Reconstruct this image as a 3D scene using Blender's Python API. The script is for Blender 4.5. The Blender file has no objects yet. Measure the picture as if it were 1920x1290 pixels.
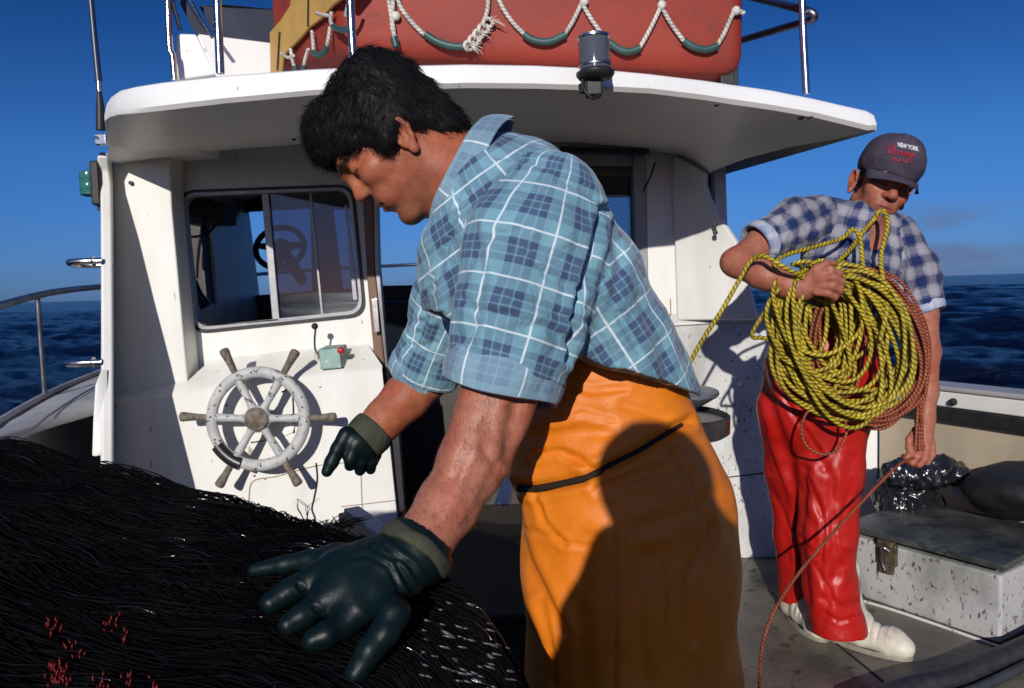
import bpy, bmesh, math, random
import numpy as np
from mathutils import Vector, Matrix, noise as mnoise
from mathutils.bvhtree import BVHTree
from mathutils.geometry import tessellate_polygon

SC = bpy.context.scene
COL = SC.collection
RAD = math.radians

# ---------------------------------------------------------------- camera
F_PX, CX, CY = 1493.0, 960.0, 645.0
PITCH, ROLL = RAD(4.02), RAD(1.67)
CAM = Vector((0, 0, 1.27))
FWD = Vector((0, math.cos(PITCH), -math.sin(PITCH)))
_R0 = Vector((1, 0, 0)); _U0 = Vector((0, math.sin(PITCH), math.cos(PITCH)))
RGT = _R0 * math.cos(ROLL) - _U0 * math.sin(ROLL)
UPV = _R0 * math.sin(ROLL) + _U0 * math.cos(ROLL)
cam = bpy.data.cameras.new('camera')
cam_o = bpy.data.objects.new('camera', cam); COL.objects.link(cam_o)
cam_o.matrix_world = Matrix(((RGT.x, UPV.x, -FWD.x, CAM.x), (RGT.y, UPV.y, -FWD.y, CAM.y),
                             (RGT.z, UPV.z, -FWD.z, CAM.z), (0, 0, 0, 1)))
cam.sensor_width = 36.0; cam.lens = F_PX * 36 / 1920
cam.clip_start = 0.05; cam.clip_end = 20000
cam.dof.use_dof = True; cam.dof.focus_distance = 1.55; cam.dof.aperture_fstop = 10.0
SC.camera = cam_o

# ---------------------------------------------------------------- sun, sky, exposure
SUN_L = (FWD + RGT * (270 / F_PX) - UPV * (385 / F_PX)).normalized()   # direction the light travels
sun = bpy.data.lights.new('sun', 'SUN'); sun.energy = 3.8; sun.angle = RAD(0.53); sun.color = (1.0, 0.955, 0.885)
sun_o = bpy.data.objects.new('sun', sun); COL.objects.link(sun_o)
sun_o.rotation_euler = SUN_L.to_track_quat('-Z', 'Y').to_euler()
S = -SUN_L
W = bpy.data.worlds.new('World'); SC.world = W; W.use_nodes = True
nt = W.node_tree; nt.nodes.clear()
wo = nt.nodes.new('ShaderNodeOutputWorld'); bg = nt.nodes.new('ShaderNodeBackground')
sky = nt.nodes.new('ShaderNodeTexSky'); sky.sky_type = 'NISHITA'; sky.sun_disc = False
sky.sun_elevation = math.asin(S.z); sky.sun_rotation = math.atan2(S.x, S.y)
sky.altitude = 0; sky.air_density = 1.0; sky.dust_density = 0.3; sky.ozone_density = 3.0
hs = nt.nodes.new('ShaderNodeHueSaturation'); hs.inputs['Saturation'].default_value = 1.0; hs.inputs['Value'].default_value = 1.0
tcw = nt.nodes.new('ShaderNodeTexCoord'); mpw = nt.nodes.new('ShaderNodeMapping')
mpw.inputs['Scale'].default_value = (3.0, 3.0, 14.0)
nzw = nt.nodes.new('ShaderNodeTexNoise'); nzw.inputs['Scale'].default_value = 2.6; nzw.inputs['Detail'].default_value = 7
rmw = nt.nodes.new('ShaderNodeValToRGB'); rmw.color_ramp.elements[0].position = 0.36; rmw.color_ramp.elements[1].position = 0.56
sxw = nt.nodes.new('ShaderNodeSeparateXYZ')
bandw = nt.nodes.new('ShaderNodeValToRGB')          # clouds only low over the horizon
e = bandw.color_ramp.elements; e[0].position = 0.0; e[0].color = (0.95, 0.95, 0.95, 1); e[1].position = 0.085; e[1].color = (0, 0, 0, 1)
k = bandw.color_ramp.elements.new(0.05); k.color = (1.0, 1.0, 1.0, 1)
mulw = nt.nodes.new('ShaderNodeMath'); mulw.operation = 'MULTIPLY'
rmx = nt.nodes.new('ShaderNodeMapRange'); rmx.inputs[1].default_value = 0.36; rmx.inputs[2].default_value = 0.47
mulx = nt.nodes.new('ShaderNodeMath'); mulx.operation = 'MULTIPLY'
mxw = nt.nodes.new('ShaderNodeMixRGB'); mxw.inputs[2].default_value = (0.95, 1.55, 3.0, 1)
lk = nt.links.new
tint = nt.nodes.new('ShaderNodeValToRGB')            # polarised slide-film blue: stronger with height above the horizon
te = tint.color_ramp.elements; te[0].position = 0.0; te[0].color = (0.125, 0.255, 0.72, 1); te[1].position = 0.36; te[1].color = (0.03, 0.155, 0.38, 1)
t2_ = te.new(0.62); t2_.color = (0.20, 0.42, 0.90, 1); t3_ = te.new(1.0); t3_.color = (0.40, 0.62, 1.0, 1)  # upper sky, out of view, raised again to fill the shade
tk = te.new(0.16); tk.color = (0.12, 0.30, 0.62, 1)
sunside = nt.nodes.new('ShaderNodeMapRange'); sunside.inputs[1].default_value = 0.15; sunside.inputs[2].default_value = -0.7; sunside.inputs[3].default_value = 0.0; sunside.inputs[4].default_value = 1.0
warm = nt.nodes.new('ShaderNodeMixRGB'); warm.inputs[1].default_value = (1, 1, 1, 1); warm.inputs[2].default_value = (2.9, 1.32, 1.12, 1)   # hazy near-white air round the sun, out of view, brightened as fill light
ml2 = nt.nodes.new('ShaderNodeMixRGB'); ml2.blend_type = 'MULTIPLY'; ml2.inputs[0].default_value = 1.0
mlt = nt.nodes.new('ShaderNodeMixRGB'); mlt.blend_type = 'MULTIPLY'; mlt.inputs[0].default_value = 1.0
lk(sky.outputs[0], hs.inputs['Color']); lk(hs.outputs[0], mlt.inputs[1]); lk(tint.outputs[0], mlt.inputs[2]); lk(sxw.outputs[1], sunside.inputs[0]); lk(mlt.outputs[0], ml2.inputs[1]); lk(sunside.outputs[0], warm.inputs[0]); lk(warm.outputs[0], ml2.inputs[2]); lk(ml2.outputs[0], mxw.inputs[1])
lk(sxw.outputs[2], tint.inputs[0])
lk(tcw.outputs['Generated'], mpw.inputs[0]); lk(mpw.outputs[0], nzw.inputs['Vector']); lk(nzw.outputs[0], rmw.inputs[0])
lk(tcw.outputs['Generated'], sxw.inputs[0]); lk(sxw.outputs[2], bandw.inputs[0]); lk(sxw.outputs[0], rmx.inputs[0])
lk(rmw.outputs[0], mulw.inputs[0]); lk(bandw.outputs[0], mulw.inputs[1])
lk(mulw.outputs[0], mulx.inputs[0]); lk(rmx.outputs[0], mulx.inputs[1])
lk(mulx.outputs[0], mxw.inputs[0]); lk(mxw.outputs[0], bg.inputs[0]); lk(bg.outputs[0], wo.inputs[0])
bg.inputs[1].default_value = 0.12
SC.view_settings.view_transform = 'Standard'; SC.view_settings.look = 'None'
SC.view_settings.exposure = 0.0; SC.view_settings.gamma = 1.0
SC.cycles.use_denoising = True
SC.cycles.max_bounces = 6; SC.cycles.diffuse_bounces = 3; SC.cycles.glossy_bounces = 3; SC.cycles.transparent_max_bounces = 12
SC.cycles.caustics_reflective = False; SC.cycles.caustics_refractive = False

# ---------------------------------------------------------------- pixel -> world helpers (photo pixels, real distances)
def ray(px, py): return FWD + RGT * ((px - CX) / F_PX) + UPV * ((CY - py) / F_PX)
def P(px, py, Y):
    r = ray(px, py); return CAM + r * (Y / r.y)
def Pz(px, py, z):
    r = ray(px, py); return CAM + r * ((z - CAM.z) / r.z)
def Ppl(px, py, p0, n):
    r = ray(px, py); return CAM + r * ((p0 - CAM).dot(n) / r.dot(n))
def Vn(a): return np.array(a, dtype=np.float32)
def px2m(Y): return Y / F_PX

# ---------------------------------------------------------------- materials
MATS = {}
def pbr(name, col, rough=0.5, spec=0.5, metal=0.0, col2=None, nscale=6.0, nlo=0.4, nhi=0.65, bump=0.0, bscale=40.0,
        coat=0.0, sss=0.0, trans=0.0, detail=6, stretch=None, col3=None, n3scale=60.0, n3lo=0.62, n3hi=0.68, rough2=None, bdist=0.01):
    if name in MATS: return MATS[name]
    m = bpy.data.materials.new(name); m.use_nodes = True; t = m.node_tree; b = t.nodes['Principled BSDF']
    b.inputs['Base Color'].default_value = (*col, 1); b.inputs['Roughness'].default_value = rough
    b.inputs['Specular IOR Level'].default_value = spec; b.inputs['Metallic'].default_value = metal
    b.inputs['Coat Weight'].default_value = coat; b.inputs['Coat Roughness'].default_value = 0.12
    if sss: b.inputs['Subsurface Weight'].default_value = sss; b.inputs['Subsurface Radius'].default_value = (0.012, 0.005, 0.003); b.inputs['Subsurface Scale'].default_value = 1.0
    if trans: b.inputs['Transmission Weight'].default_value = trans
    tc = t.nodes.new('ShaderNodeTexCoord'); mp = t.nodes.new('ShaderNodeMapping'); t.links.new(tc.outputs['Object'], mp.inputs[0])
    if stretch: mp.inputs['Scale'].default_value = stretch
    last = None
    def noise_fac(scale, lo, hi, det=detail):
        n = t.nodes.new('ShaderNodeTexNoise'); n.inputs['Scale'].default_value = scale; n.inputs['Detail'].default_value = det
        n.inputs['Roughness'].default_value = 0.6
        t.links.new(mp.outputs[0], n.inputs['Vector'])
        r = t.nodes.new('ShaderNodeMapRange'); r.inputs[1].default_value = lo; r.inputs[2].default_value = hi
        t.links.new(n.outputs[0], r.inputs[0]); return r.outputs[0]
    if col2:
        mx = t.nodes.new('ShaderNodeMixRGB'); mx.inputs[1].default_value = (*col, 1); mx.inputs[2].default_value = (*col2, 1)
        f = noise_fac(nscale, nlo, nhi); t.links.new(f, mx.inputs[0]); last = mx.outputs[0]
        if rough2 is not None:
            rr = t.nodes.new('ShaderNodeMapRange'); rr.inputs[3].default_value = rough; rr.inputs[4].default_value = rough2
            t.links.new(f, rr.inputs[0]); t.links.new(rr.outputs[0], b.inputs['Roughness'])
    if col3:
        m3 = t.nodes.new('ShaderNodeMixRGB'); m3.inputs[1].default_value = (*col, 1); m3.inputs[2].default_value = (*col3, 1)
        if last: t.links.new(last, m3.inputs[1])
        t.links.new(noise_fac(n3scale, n3lo, n3hi, 3), m3.inputs[0]); last = m3.outputs[0]
    if last: t.links.new(last, b.inputs['Base Color'])
    if bump:
        n = t.nodes.new('ShaderNodeTexNoise'); n.inputs['Scale'].default_value = bscale; n.inputs['Detail'].default_value = 5
        t.links.new(mp.outputs[0], n.inputs['Vector'])
        bp = t.nodes.new('ShaderNodeBump'); bp.inputs['Strength'].default_value = bump; bp.inputs['Distance'].default_value = bdist
        t.links.new(n.outputs[0], bp.inputs['Height']); t.links.new(bp.outputs[0], b.inputs['Normal'])
    MATS[name] = m; return m

def rope_mat(name, ca, cb, twist=1.0, freq=90.0, width=0.55):
    if name in MATS: return MATS[name]
    m = bpy.data.materials.new(name); m.use_nodes = True; t = m.node_tree; b = t.nodes['Principled BSDF']
    b.inputs['Roughness'].default_value = 0.5; b.inputs['Specular IOR Level'].default_value = 0.45
    uv = t.nodes.new('ShaderNodeUVMap'); s = t.nodes.new('ShaderNodeSeparateXYZ'); t.links.new(uv.outputs[0], s.inputs[0])
    a = t.nodes.new('ShaderNodeMath'); a.operation = 'MULTIPLY_ADD'; a.inputs[1].default_value = freq; t.links.new(s.outputs[0], a.inputs[0])
    a2 = t.nodes.new('ShaderNodeMath'); a2.operation = 'MULTIPLY'; a2.inputs[1].default_value = 3.0 * twist; t.links.new(s.outputs[1], a2.inputs[0])
    t.links.new(a2.outputs[0], a.inputs[2])
    fr = t.nodes.new('ShaderNodeMath'); fr.operation = 'FRACT'; t.links.new(a.outputs[0], fr.inputs[0])
    pp = t.nodes.new('ShaderNodeMath'); pp.operation = 'PINGPONG'; pp.inputs[1].default_value = 0.5; t.links.new(fr.outputs[0], pp.inputs[0])
    r = t.nodes.new('ShaderNodeMapRange'); r.inputs[1].default_value = 0.5 * width - 0.1; r.inputs[2].default_value = 0.5 * width + 0.02
    t.links.new(pp.outputs[0], r.inputs[0])
    mx = t.nodes.new('ShaderNodeMixRGB'); mx.inputs[1].default_value = (*ca, 1); mx.inputs[2].default_value = (*cb, 1)
    t.links.new(r.outputs[0], mx.inputs[0])
    nz = t.nodes.new('ShaderNodeTexNoise'); nz.inputs['Scale'].default_value = 25; nz.inputs['Detail'].default_value = 3
    tc = t.nodes.new('ShaderNodeTexCoord'); t.links.new(tc.outputs['Object'], nz.inputs['Vector'])
    mr = t.nodes.new('ShaderNodeMapRange'); mr.inputs[1].default_value = 0.3; mr.inputs[2].default_value = 0.7; mr.inputs[3].default_value = 0.55; mr.inputs[4].default_value = 1.1
    t.links.new(nz.outputs[0], mr.inputs[0])
    ml = t.nodes.new('ShaderNodeMixRGB'); ml.blend_type = 'MULTIPLY'; ml.inputs[0].default_value = 1.0
    t.links.new(mx.outputs[0], ml.inputs[1]); t.links.new(mr.outputs[0], ml.inputs[2])
    t.links.new(ml.outputs[0], b.inputs['Base Color'])
    bp = t.nodes.new('ShaderNodeBump'); bp.inputs['Strength'].default_value = 0.9; bp.inputs['Distance'].default_value = 0.003
    t.links.new(pp.outputs[0], bp.inputs['Height']); t.links.new(bp.outputs[0], b.inputs['Normal'])
    MATS[name] = m; return m

# ---------------------------------------------------------------- object helpers
def tag(o, label=None, cat=None, group=None, kind=None):
    if label: o['label'] = label
    if cat: o['category'] = cat
    if group: o['group'] = group
    if kind: o['kind'] = kind
    return o
def thing(name, loc, label, cat, group=None):
    o = bpy.data.objects.new(name, None); o.empty_display_size = 0.1; o.location = loc; COL.objects.link(o)
    return tag(o, label, cat, group)
def set_parent(o, p):
    """every part is built in world coordinates; only a top-level empty carries a location"""
    o.parent = p
    if p.parent is None and tuple(p.location) != (0, 0, 0): o.matrix_parent_inverse = Matrix.Translation(-Vector(p.location))

class MB:
    def __init__(s): s.v = []; s.f = []; s.uv = []; s.mi = []
    def add(s, verts, faces, uvs=None, mi=0):
        o = len(s.v); s.v += [tuple(x) for x in verts]
        for k, fc in enumerate(faces):
            s.f.append([i + o for i in fc]); s.uv.append(uvs[k] if uvs else None); s.mi.append(mi)
        return s
    def box(s, c, size, ax=None, mi=0, taper=1.0):
        c = Vector(c); ax = ax or (Vector((1, 0, 0)), Vector((0, 1, 0)), Vector((0, 0, 1)))
        vs = []
        for k in (-1, 1):
            t = taper if k > 0 else 1.0
            for i, j in ((-1, -1), (1, -1), (1, 1), (-1, 1)):
                vs.append(c + ax[0] * (i * t * size[0] / 2) + ax[1] * (j * t * size[1] / 2) + ax[2] * (k * size[2] / 2))
        return s.add(vs, [(0, 3, 2, 1), (4, 5, 6, 7), (0, 1, 5, 4), (1, 2, 6, 5), (2, 3, 7, 6), (3, 0, 4, 7)], mi=mi)
    def tube(s, pts, r, n=8, closed=False, caps=True, res=None, mi=0):
        pts = [Vector(p) for p in pts]
        if res: pts = spline(pts, res, closed)
        m = len(pts); rs = r if isinstance(r, (list, tuple)) else None
        if rs is not None and len(rs) != m:
            xs = np.linspace(0, 1, len(rs)); rs = list(np.interp(np.linspace(0, 1, m), xs, rs))
        T = []
        for i in range(m):
            a = pts[(i - 1) % m] if (closed or i > 0) else pts[i]; b = pts[(i + 1) % m] if (closed or i < m - 1) else pts[i]
            d = (b - a); T.append(d.normalized() if d.length > 1e-9 else Vector((0, 0, 1)))
        nrm = T[0].orthogonal().normalized(); vs = []; L = 0.0; Ls = []
        for i in range(m):
            if i > 0: L += (pts[i] - pts[i - 1]).length
            Ls.append(L)
            nrm = (nrm - T[i] * nrm.dot(T[i]))
            nrm = nrm.normalized() if nrm.length > 1e-6 else T[i].orthogonal().normalized()
            bi = T[i].cross(nrm); rr = rs[i] if rs is not None else r
            for k in range(n):
                a = 2 * math.pi * k / n; vs.append(pts[i] + (nrm * math.cos(a) + bi * math.sin(a)) * rr)
        fs = []; uvs = []
        for i in range(m if closed else m - 1):
            j = (i + 1) % m; la = Ls[i]; lb = Ls[j] if j > i else L + (pts[0] - pts[-1]).length
            for k in range(n):
                q = (k + 1) % n
                fs.append((i * n + k, i * n + q, j * n + q, j * n + k))
                uvs.append(((la, k / n), (la, (k + 1) / n), (lb, (k + 1) / n), (lb, k / n)))
        if caps and not closed:
            fs.append(tuple(range(n))[::-1]); uvs.append([(0, 0)] * n)
            fs.append(tuple((m - 1) * n + k for k in range(n))); uvs.append([(0, 0)] * n)
        return s.add(vs, fs, uvs, mi)
    def lathe(s, c, axis, prof, n=24, mi=0, ref=None):
        c = Vector(c); axis = Vector(axis).normalized(); a = Vector(ref).normalized() if ref else axis.orthogonal().normalized(); b = axis.cross(a); vs = []
        for (r, h) in prof:
            for k in range(n):
                t = 2 * math.pi * k / n; vs.append(c + axis * h + (a * math.cos(t) + b * math.sin(t)) * max(r, 1e-5))
        fs = []
        for i in range(len(prof) - 1):
            for k in range(n):
                q = (k + 1) % n; fs.append((i * n + k, i * n + q, (i + 1) * n + q, (i + 1) * n + k))
        fs.append(tuple(range(n))[::-1]); fs.append(tuple((len(prof) - 1) * n + k for k in range(n)))
        return s.add(vs, fs, mi=mi)
    def grid(s, rows, mi=0, closed=False):
        nr, nc = len(rows), len(rows[0]); vs = [p for r in rows for p in r]; fs = []
        for i in range(nr - 1):
            for j in range(nc if closed else nc - 1):
                q = (j + 1) % nc; fs.append((i * nc + j, i * nc + q, (i + 1) * nc + q, (i + 1) * nc + j))
        return s.add(vs, fs, mi=mi)
    def panel(s, outer, holes=(), thick=Vector((0, 0.03, 0)), mi=0):
        loops = [[Vector(p) for p in outer]] + [[Vector(p) for p in h] for h in holes]
        tri = tessellate_polygon(loops); flat = [p for l in loops for p in l]; n = len(flat)
        t = Vector(thick); vs = flat + [p + t for p in flat]
        fs = [tuple(x) for x in tri] + [tuple(i + n for i in reversed(x)) for x in tri]; o = 0
        for l in loops:
            for i in range(len(l)):
                j = (i + 1) % len(l); fs.append((o + i, o + j, o + j + n, o + i + n))
            o += len(l)
        return s.add(vs, fs, mi=mi)
    def build(s, name, mats, parent=None, smooth=None, bevel=0.0, seg=2, solid=0.0, soff=0.0, sub=0, label=None, smoothmod=0):
        me = bpy.data.meshes.new(name); me.from_pydata(s.v, [], s.f)
        if any(u is not None for u in s.uv):
            ul = me.uv_layers.new(name='UVMap'); k = 0
            buf = np.zeros(len(me.loops) * 2, dtype=np.float32)
            for f, u in zip(s.f, s.uv):
                for i in range(len(f)):
                    if u: buf[2 * k] = u[i][0]; buf[2 * k + 1] = u[i][1]
                    k += 1
            ul.data.foreach_set('uv', buf)
        mats = mats if isinstance(mats, (list, tuple)) else [mats]
        for m in mats: me.materials.append(m)
        if len(mats) > 1: me.polygons.foreach_set('material_index', s.mi)
        bm = bmesh.new(); bm.from_mesh(me); bmesh.ops.recalc_face_normals(bm, faces=bm.faces); bm.to_mesh(me); bm.free()
        if smooth is not None:
            me.polygons.foreach_set('use_smooth', [True] * len(me.polygons))
            if smooth < 179: me.set_sharp_from_angle(angle=RAD(smooth))
        o = bpy.data.objects.new(name, me); COL.objects.link(o)
        if parent is not None: set_parent(o, parent)
        if solid:
            d = o.modifiers.new('solid', 'SOLIDIFY'); d.thickness = solid; d.offset = soff
        if bevel:
            d = o.modifiers.new('bevel', 'BEVEL'); d.width = bevel; d.segments = seg; d.limit_method = 'ANGLE'; d.angle_limit = RAD(35); d.use_clamp_overlap = True
            me.polygons.foreach_set('use_smooth', [True] * len(me.polygons)); d.harden_normals = True
            if smooth is None: me.set_sharp_from_angle(angle=RAD(50))
        if sub:
            d = o.modifiers.new('sub', 'SUBSURF'); d.levels = sub; d.render_levels = sub
        if label: o['label'] = label
        return o

def spline(pts, res, closed=False):
    out = []; n = len(pts)
    rng = range(n if closed else n - 1)
    for i in rng:
        p0 = pts[(i - 1) % n] if closed or i > 0 else pts[i] * 2 - pts[i + 1]
        p1 = pts[i]; p2 = pts[(i + 1) % n]
        p3 = pts[(i + 2) % n] if closed or i + 2 < n else p2 * 2 - p1
        for k in range(res):
            t = k / res; t2 = t * t; t3 = t2 * t
            out.append(0.5 * ((2 * p1) + (p2 - p0) * t + (2 * p0 - 5 * p1 + 4 * p2 - p3) * t2 + (3 * p1 - p0 - 3 * p2 + p3) * t3))
    if not closed: out.append(pts[-1])
    return out
def rrect(tl, tr, br, bl, r, n=6):
    """rounded quad through four corner points (any plane)"""
    cs = [Vector(tl), Vector(tr), Vector(br), Vector(bl)]; out = []
    for i in range(4):
        c = cs[i]; a = (cs[i - 1] - c).normalized() * r; b = (cs[(i + 1) % 4] - c).normalized() * r
        for k in range(n + 1):
            t = k / n; p0 = c + a; p2 = c + b
            out.append(p0 * (1 - t) ** 2 + c * (2 * t * (1 - t)) + p2 * t * t)
    return out
def bvh_of(o):
    me = o.data
    return BVHTree.FromPolygons([v.co.copy() for v in me.vertices], [tuple(p.vertices) for p in me.polygons])
def hit(bvh, px, py, off=0.0):
    d = ray(px, py).normalized(); loc, nor, idx, dist = bvh.ray_cast(CAM, d)
    if loc is None: return None
    if nor.dot(d) > 0: nor = -nor
    return loc + nor * off

# ---------------------------------------------------------------- implicit surfaces (for bodies, clothes, gloves)
class Field:
    def __init__(s, xs, ys, zs):
        s.x, s.y, s.z = [np.asarray(a, np.float32) for a in (xs, ys, zs)]
        s.f = np.full((len(s.x), len(s.y), len(s.z)), 0.5, np.float32)
    @staticmethod
    def uni(lo, hi, h): return Field(*[np.arange(lo[i], hi[i] + h, h) for i in range(3)])
    def _sub(s, lo, hi):
        sl = []
        for a, l, h in ((s.x, lo[0], hi[0]), (s.y, lo[1], hi[1]), (s.z, lo[2], hi[2])):
            i0 = max(0, int(np.searchsorted(a, l)) - 1); i1 = min(len(a), int(np.searchsorted(a, h)) + 1)
            if i1 - i0 < 1: return None
            sl.append(slice(i0, i1))
        return tuple(sl)
    def _pts(s, sl):
        return (s.x[sl[0]][:, None, None], s.y[sl[1]][None, :, None], s.z[sl[2]][None, None, :])
    def _comb(s, sl, d, k, op):
        a = s.f[sl]
        if op == 'u':
            h = np.maximum(k - np.abs(a - d), 0) / k; s.f[sl] = np.minimum(a, d) - h * h * k * 0.25
        else:
            h = np.maximum(k - np.abs(a + d), 0) / k; s.f[sl] = np.maximum(a, -d) + h * h * k * 0.25
    def cone(s, a, b, ra, rb, k=0.012, op='u', sq=None, f=1.0):
        a = Vn(a); b = Vn(b); R = max(ra, rb) * max(1, f) + k + 0.012
        sl = s._sub(np.minimum(a, b) - R, np.maximum(a, b) + R)
        if sl is None: return s
        X, Y, Z = s._pts(sl); qx, qy, qz = X - a[0], Y - a[1], Z - a[2]; ba = b - a
        if sq is not None:
            q = Vn(sq); q = q / np.linalg.norm(q); dq = qx * q[0] + qy * q[1] + qz * q[2]; g = 1.0 / f - 1.0
            qx = qx + dq * q[0] * g; qy = qy + dq * q[1] * g; qz = qz + dq * q[2] * g
            ba = ba + q * float(ba @ q) * g
        bb = float(ba @ ba) + 1e-12
        t = np.clip((qx * ba[0] + qy * ba[1] + qz * ba[2]) / bb, 0, 1)
        d = np.sqrt((qx - t * ba[0]) ** 2 + (qy - t * ba[1]) ** 2 + (qz - t * ba[2]) ** 2) - (ra + (rb - ra) * t)
        if f < 1: d = d * f
        s._comb(sl, d.astype(np.float32), k, op); return s
    def chain(s, pts, rs, k=0.012, op='u', sq=None, f=1.0):
        for i in range(len(pts) - 1): s.cone(pts[i], pts[i + 1], rs[i], rs[i + 1], k, op, sq, f)
        return s
    def ell(s, c, ax, r, k=0.012, op='u'):
        c = Vn(c); R = max(r) + k + 0.012; sl = s._sub(c - R, c + R)
        if sl is None: return s
        X, Y, Z = s._pts(sl); q = (X - c[0], Y - c[1], Z - c[2]); k0 = 0; k1 = 0
        for i in range(3):
            A = Vn(ax[i]); l = q[0] * A[0] + q[1] * A[1] + q[2] * A[2]; k0 = k0 + (l / r[i]) ** 2; k1 = k1 + (l / (r[i] * r[i])) ** 2
        k0 = np.sqrt(k0); k1 = np.sqrt(k1) + 1e-9
        s._comb(sl, (k0 * (k0 - 1.0) / k1).astype(np.float32), k, op); return s
    def cut(s, p, n, k=0.004):
        """remove everything on the side n points to"""
        p = Vn(p); n = Vn(n); n = n / np.linalg.norm(n)
        sl = (slice(None),) * 3; X, Y, Z = s._pts(sl)
        d = -((X - p[0]) * n[0] + (Y - p[1]) * n[1] + (Z - p[2]) * n[2])
        s._comb(sl, d.astype(np.float32), k, 's'); return s
    def mesh(s):
        f = s.f; neg = f < 0; nx, ny, nz = f.shape
        cnt = np.zeros((nx - 1, ny - 1, nz - 1), np.int8); corners = [(i, j, k) for i in (0, 1) for j in (0, 1) for k in (0, 1)]
        for (i, j, k) in corners: cnt += neg[i:nx - 1 + i, j:ny - 1 + j, k:nz - 1 + k]
        act = (cnt > 0) & (cnt < 8); ii, jj, kk = np.nonzero(act); nv = len(ii)
        idx = np.full(act.shape, -1, np.int32); idx[ii, jj, kk] = np.arange(nv)
        acc = np.zeros((nv, 3)); num = np.zeros(nv)
        for ax in range(3):
            o1, o2 = [a for a in range(3) if a != ax]
            for u in (0, 1):
                for v in (0, 1):
                    a = [0, 0, 0]; a[o1] = u; a[o2] = v; b = list(a); b[ax] = 1
                    fa = f[ii + a[0], jj + a[1], kk + a[2]]; fb = f[ii + b[0], jj + b[1], kk + b[2]]
                    m = (fa < 0) != (fb < 0); t = np.where(m, fa / np.where(m, fa - fb, 1), 0)
                    pa = np.stack([s.x[ii + a[0]], s.y[jj + a[1]], s.z[kk + a[2]]], 1); pb = np.stack([s.x[ii + b[0]], s.y[jj + b[1]], s.z[kk + b[2]]], 1)
                    acc += np.where(m[:, None], pa + (pb - pa) * t[:, None], 0); num += m
        V = acc / np.maximum(num, 1)[:, None]; quads = []
        for ax in range(3):
            n0 = [slice(None)] * 3; n1 = [slice(None)] * 3; n0[ax] = slice(0, -1); n1[ax] = slice(1, None)
            A = neg[tuple(n0)]; B = neg[tuple(n1)]; ch = A != B; o1, o2 = [(1, 2), (2, 0), (0, 1)][ax]
            e = np.stack(np.nonzero(ch), 1)
            e = e[(e[:, o1] > 0) & (e[:, o2] > 0) & (e[:, o1] < f.shape[o1] - 1) & (e[:, o2] < f.shape[o2] - 1)]
            if not len(e): continue
            def cid(du, dv):
                c = e.copy(); c[:, o1] -= du; c[:, o2] -= dv; return idx[c[:, 0], c[:, 1], c[:, 2]]
            q = np.stack([cid(1, 1), cid(0, 1), cid(0, 0), cid(1, 0)], 1)
            fl = ~A[e[:, 0], e[:, 1], e[:, 2]]; q[fl] = q[fl][:, ::-1]; quads.append(q)
        Q = np.concatenate(quads); return V, Q[(Q >= 0).all(1)]

def lap_smooth(V, Q, it=2, lam=0.5):
    n = len(V); E = np.concatenate([Q[:, [0, 1]], Q[:, [1, 2]], Q[:, [2, 3]], Q[:, [3, 0]]])
    deg = np.bincount(E.ravel(), minlength=n).astype(float)
    for k in range(it * 2):
        l = lam if k % 2 == 0 else -lam * 1.03
        S_ = np.zeros_like(V)
        for c in range(3):
            S_[:, c] = np.bincount(E[:, 0], V[E[:, 1], c], n) + np.bincount(E[:, 1], V[E[:, 0], c], n)
        V = V + l * (S_ / np.maximum(deg, 1)[:, None] - V)
    return V
def vnormals(V, Q):
    N = np.cross(V[Q[:, 2]] - V[Q[:, 0]], V[Q[:, 3]] - V[Q[:, 1]]); out = np.zeros_like(V)
    for c in range(4):
        for d in range(3): out[:, d] += np.bincount(Q[:, c], N[:, d], len(V))
    return out / (np.linalg.norm(out, axis=1, keepdims=True) + 1e-12)
def np_obj(name, V, Q, mats, parent=None, uv=None, col=None, label=None):
    me = bpy.data.meshes.new(name); me.vertices.add(len(V)); me.vertices.foreach_set('co', np.asarray(V, np.float32).ravel())
    me.loops.add(len(Q) * 4); me.loops.foreach_set('vertex_index', np.asarray(Q, np.int32).ravel())
    me.polygons.add(len(Q)); me.polygons.foreach_set('loop_start', np.arange(0, len(Q) * 4, 4, dtype=np.int32))
    me.polygons.foreach_set('use_smooth', np.ones(len(Q), bool)); me.update(calc_edges=True)
    if uv is not None:
        ul = me.uv_layers.new(name='UVMap'); ul.data.foreach_set('uv', np.asarray(uv, np.float32).ravel())
    if col is not None:
        a = me.color_attributes.new('tint', 'FLOAT_COLOR', 'POINT'); c4 = np.ones((len(V), 4), np.float32); c4[:, :3] = col; a.data.foreach_set('color', c4.ravel())
    for m in (mats if isinstance(mats, (list, tuple)) else [mats]): me.materials.append(m)
    me.validate(); o = bpy.data.objects.new(name, me); COL.objects.link(o)
    if parent is not None: set_parent(o, parent)
    if label: o['label'] = label
    return o
def fbm(V, scale, amp, octv=3, seed=0.0):
    out = np.empty(len(V)); o = Vector((seed, seed * 1.7, -seed))
    for i, p in enumerate(V): out[i] = mnoise.fractal(Vector(p) * scale + o, 1.0, 2.0, octv)
    return out * amp

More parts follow.
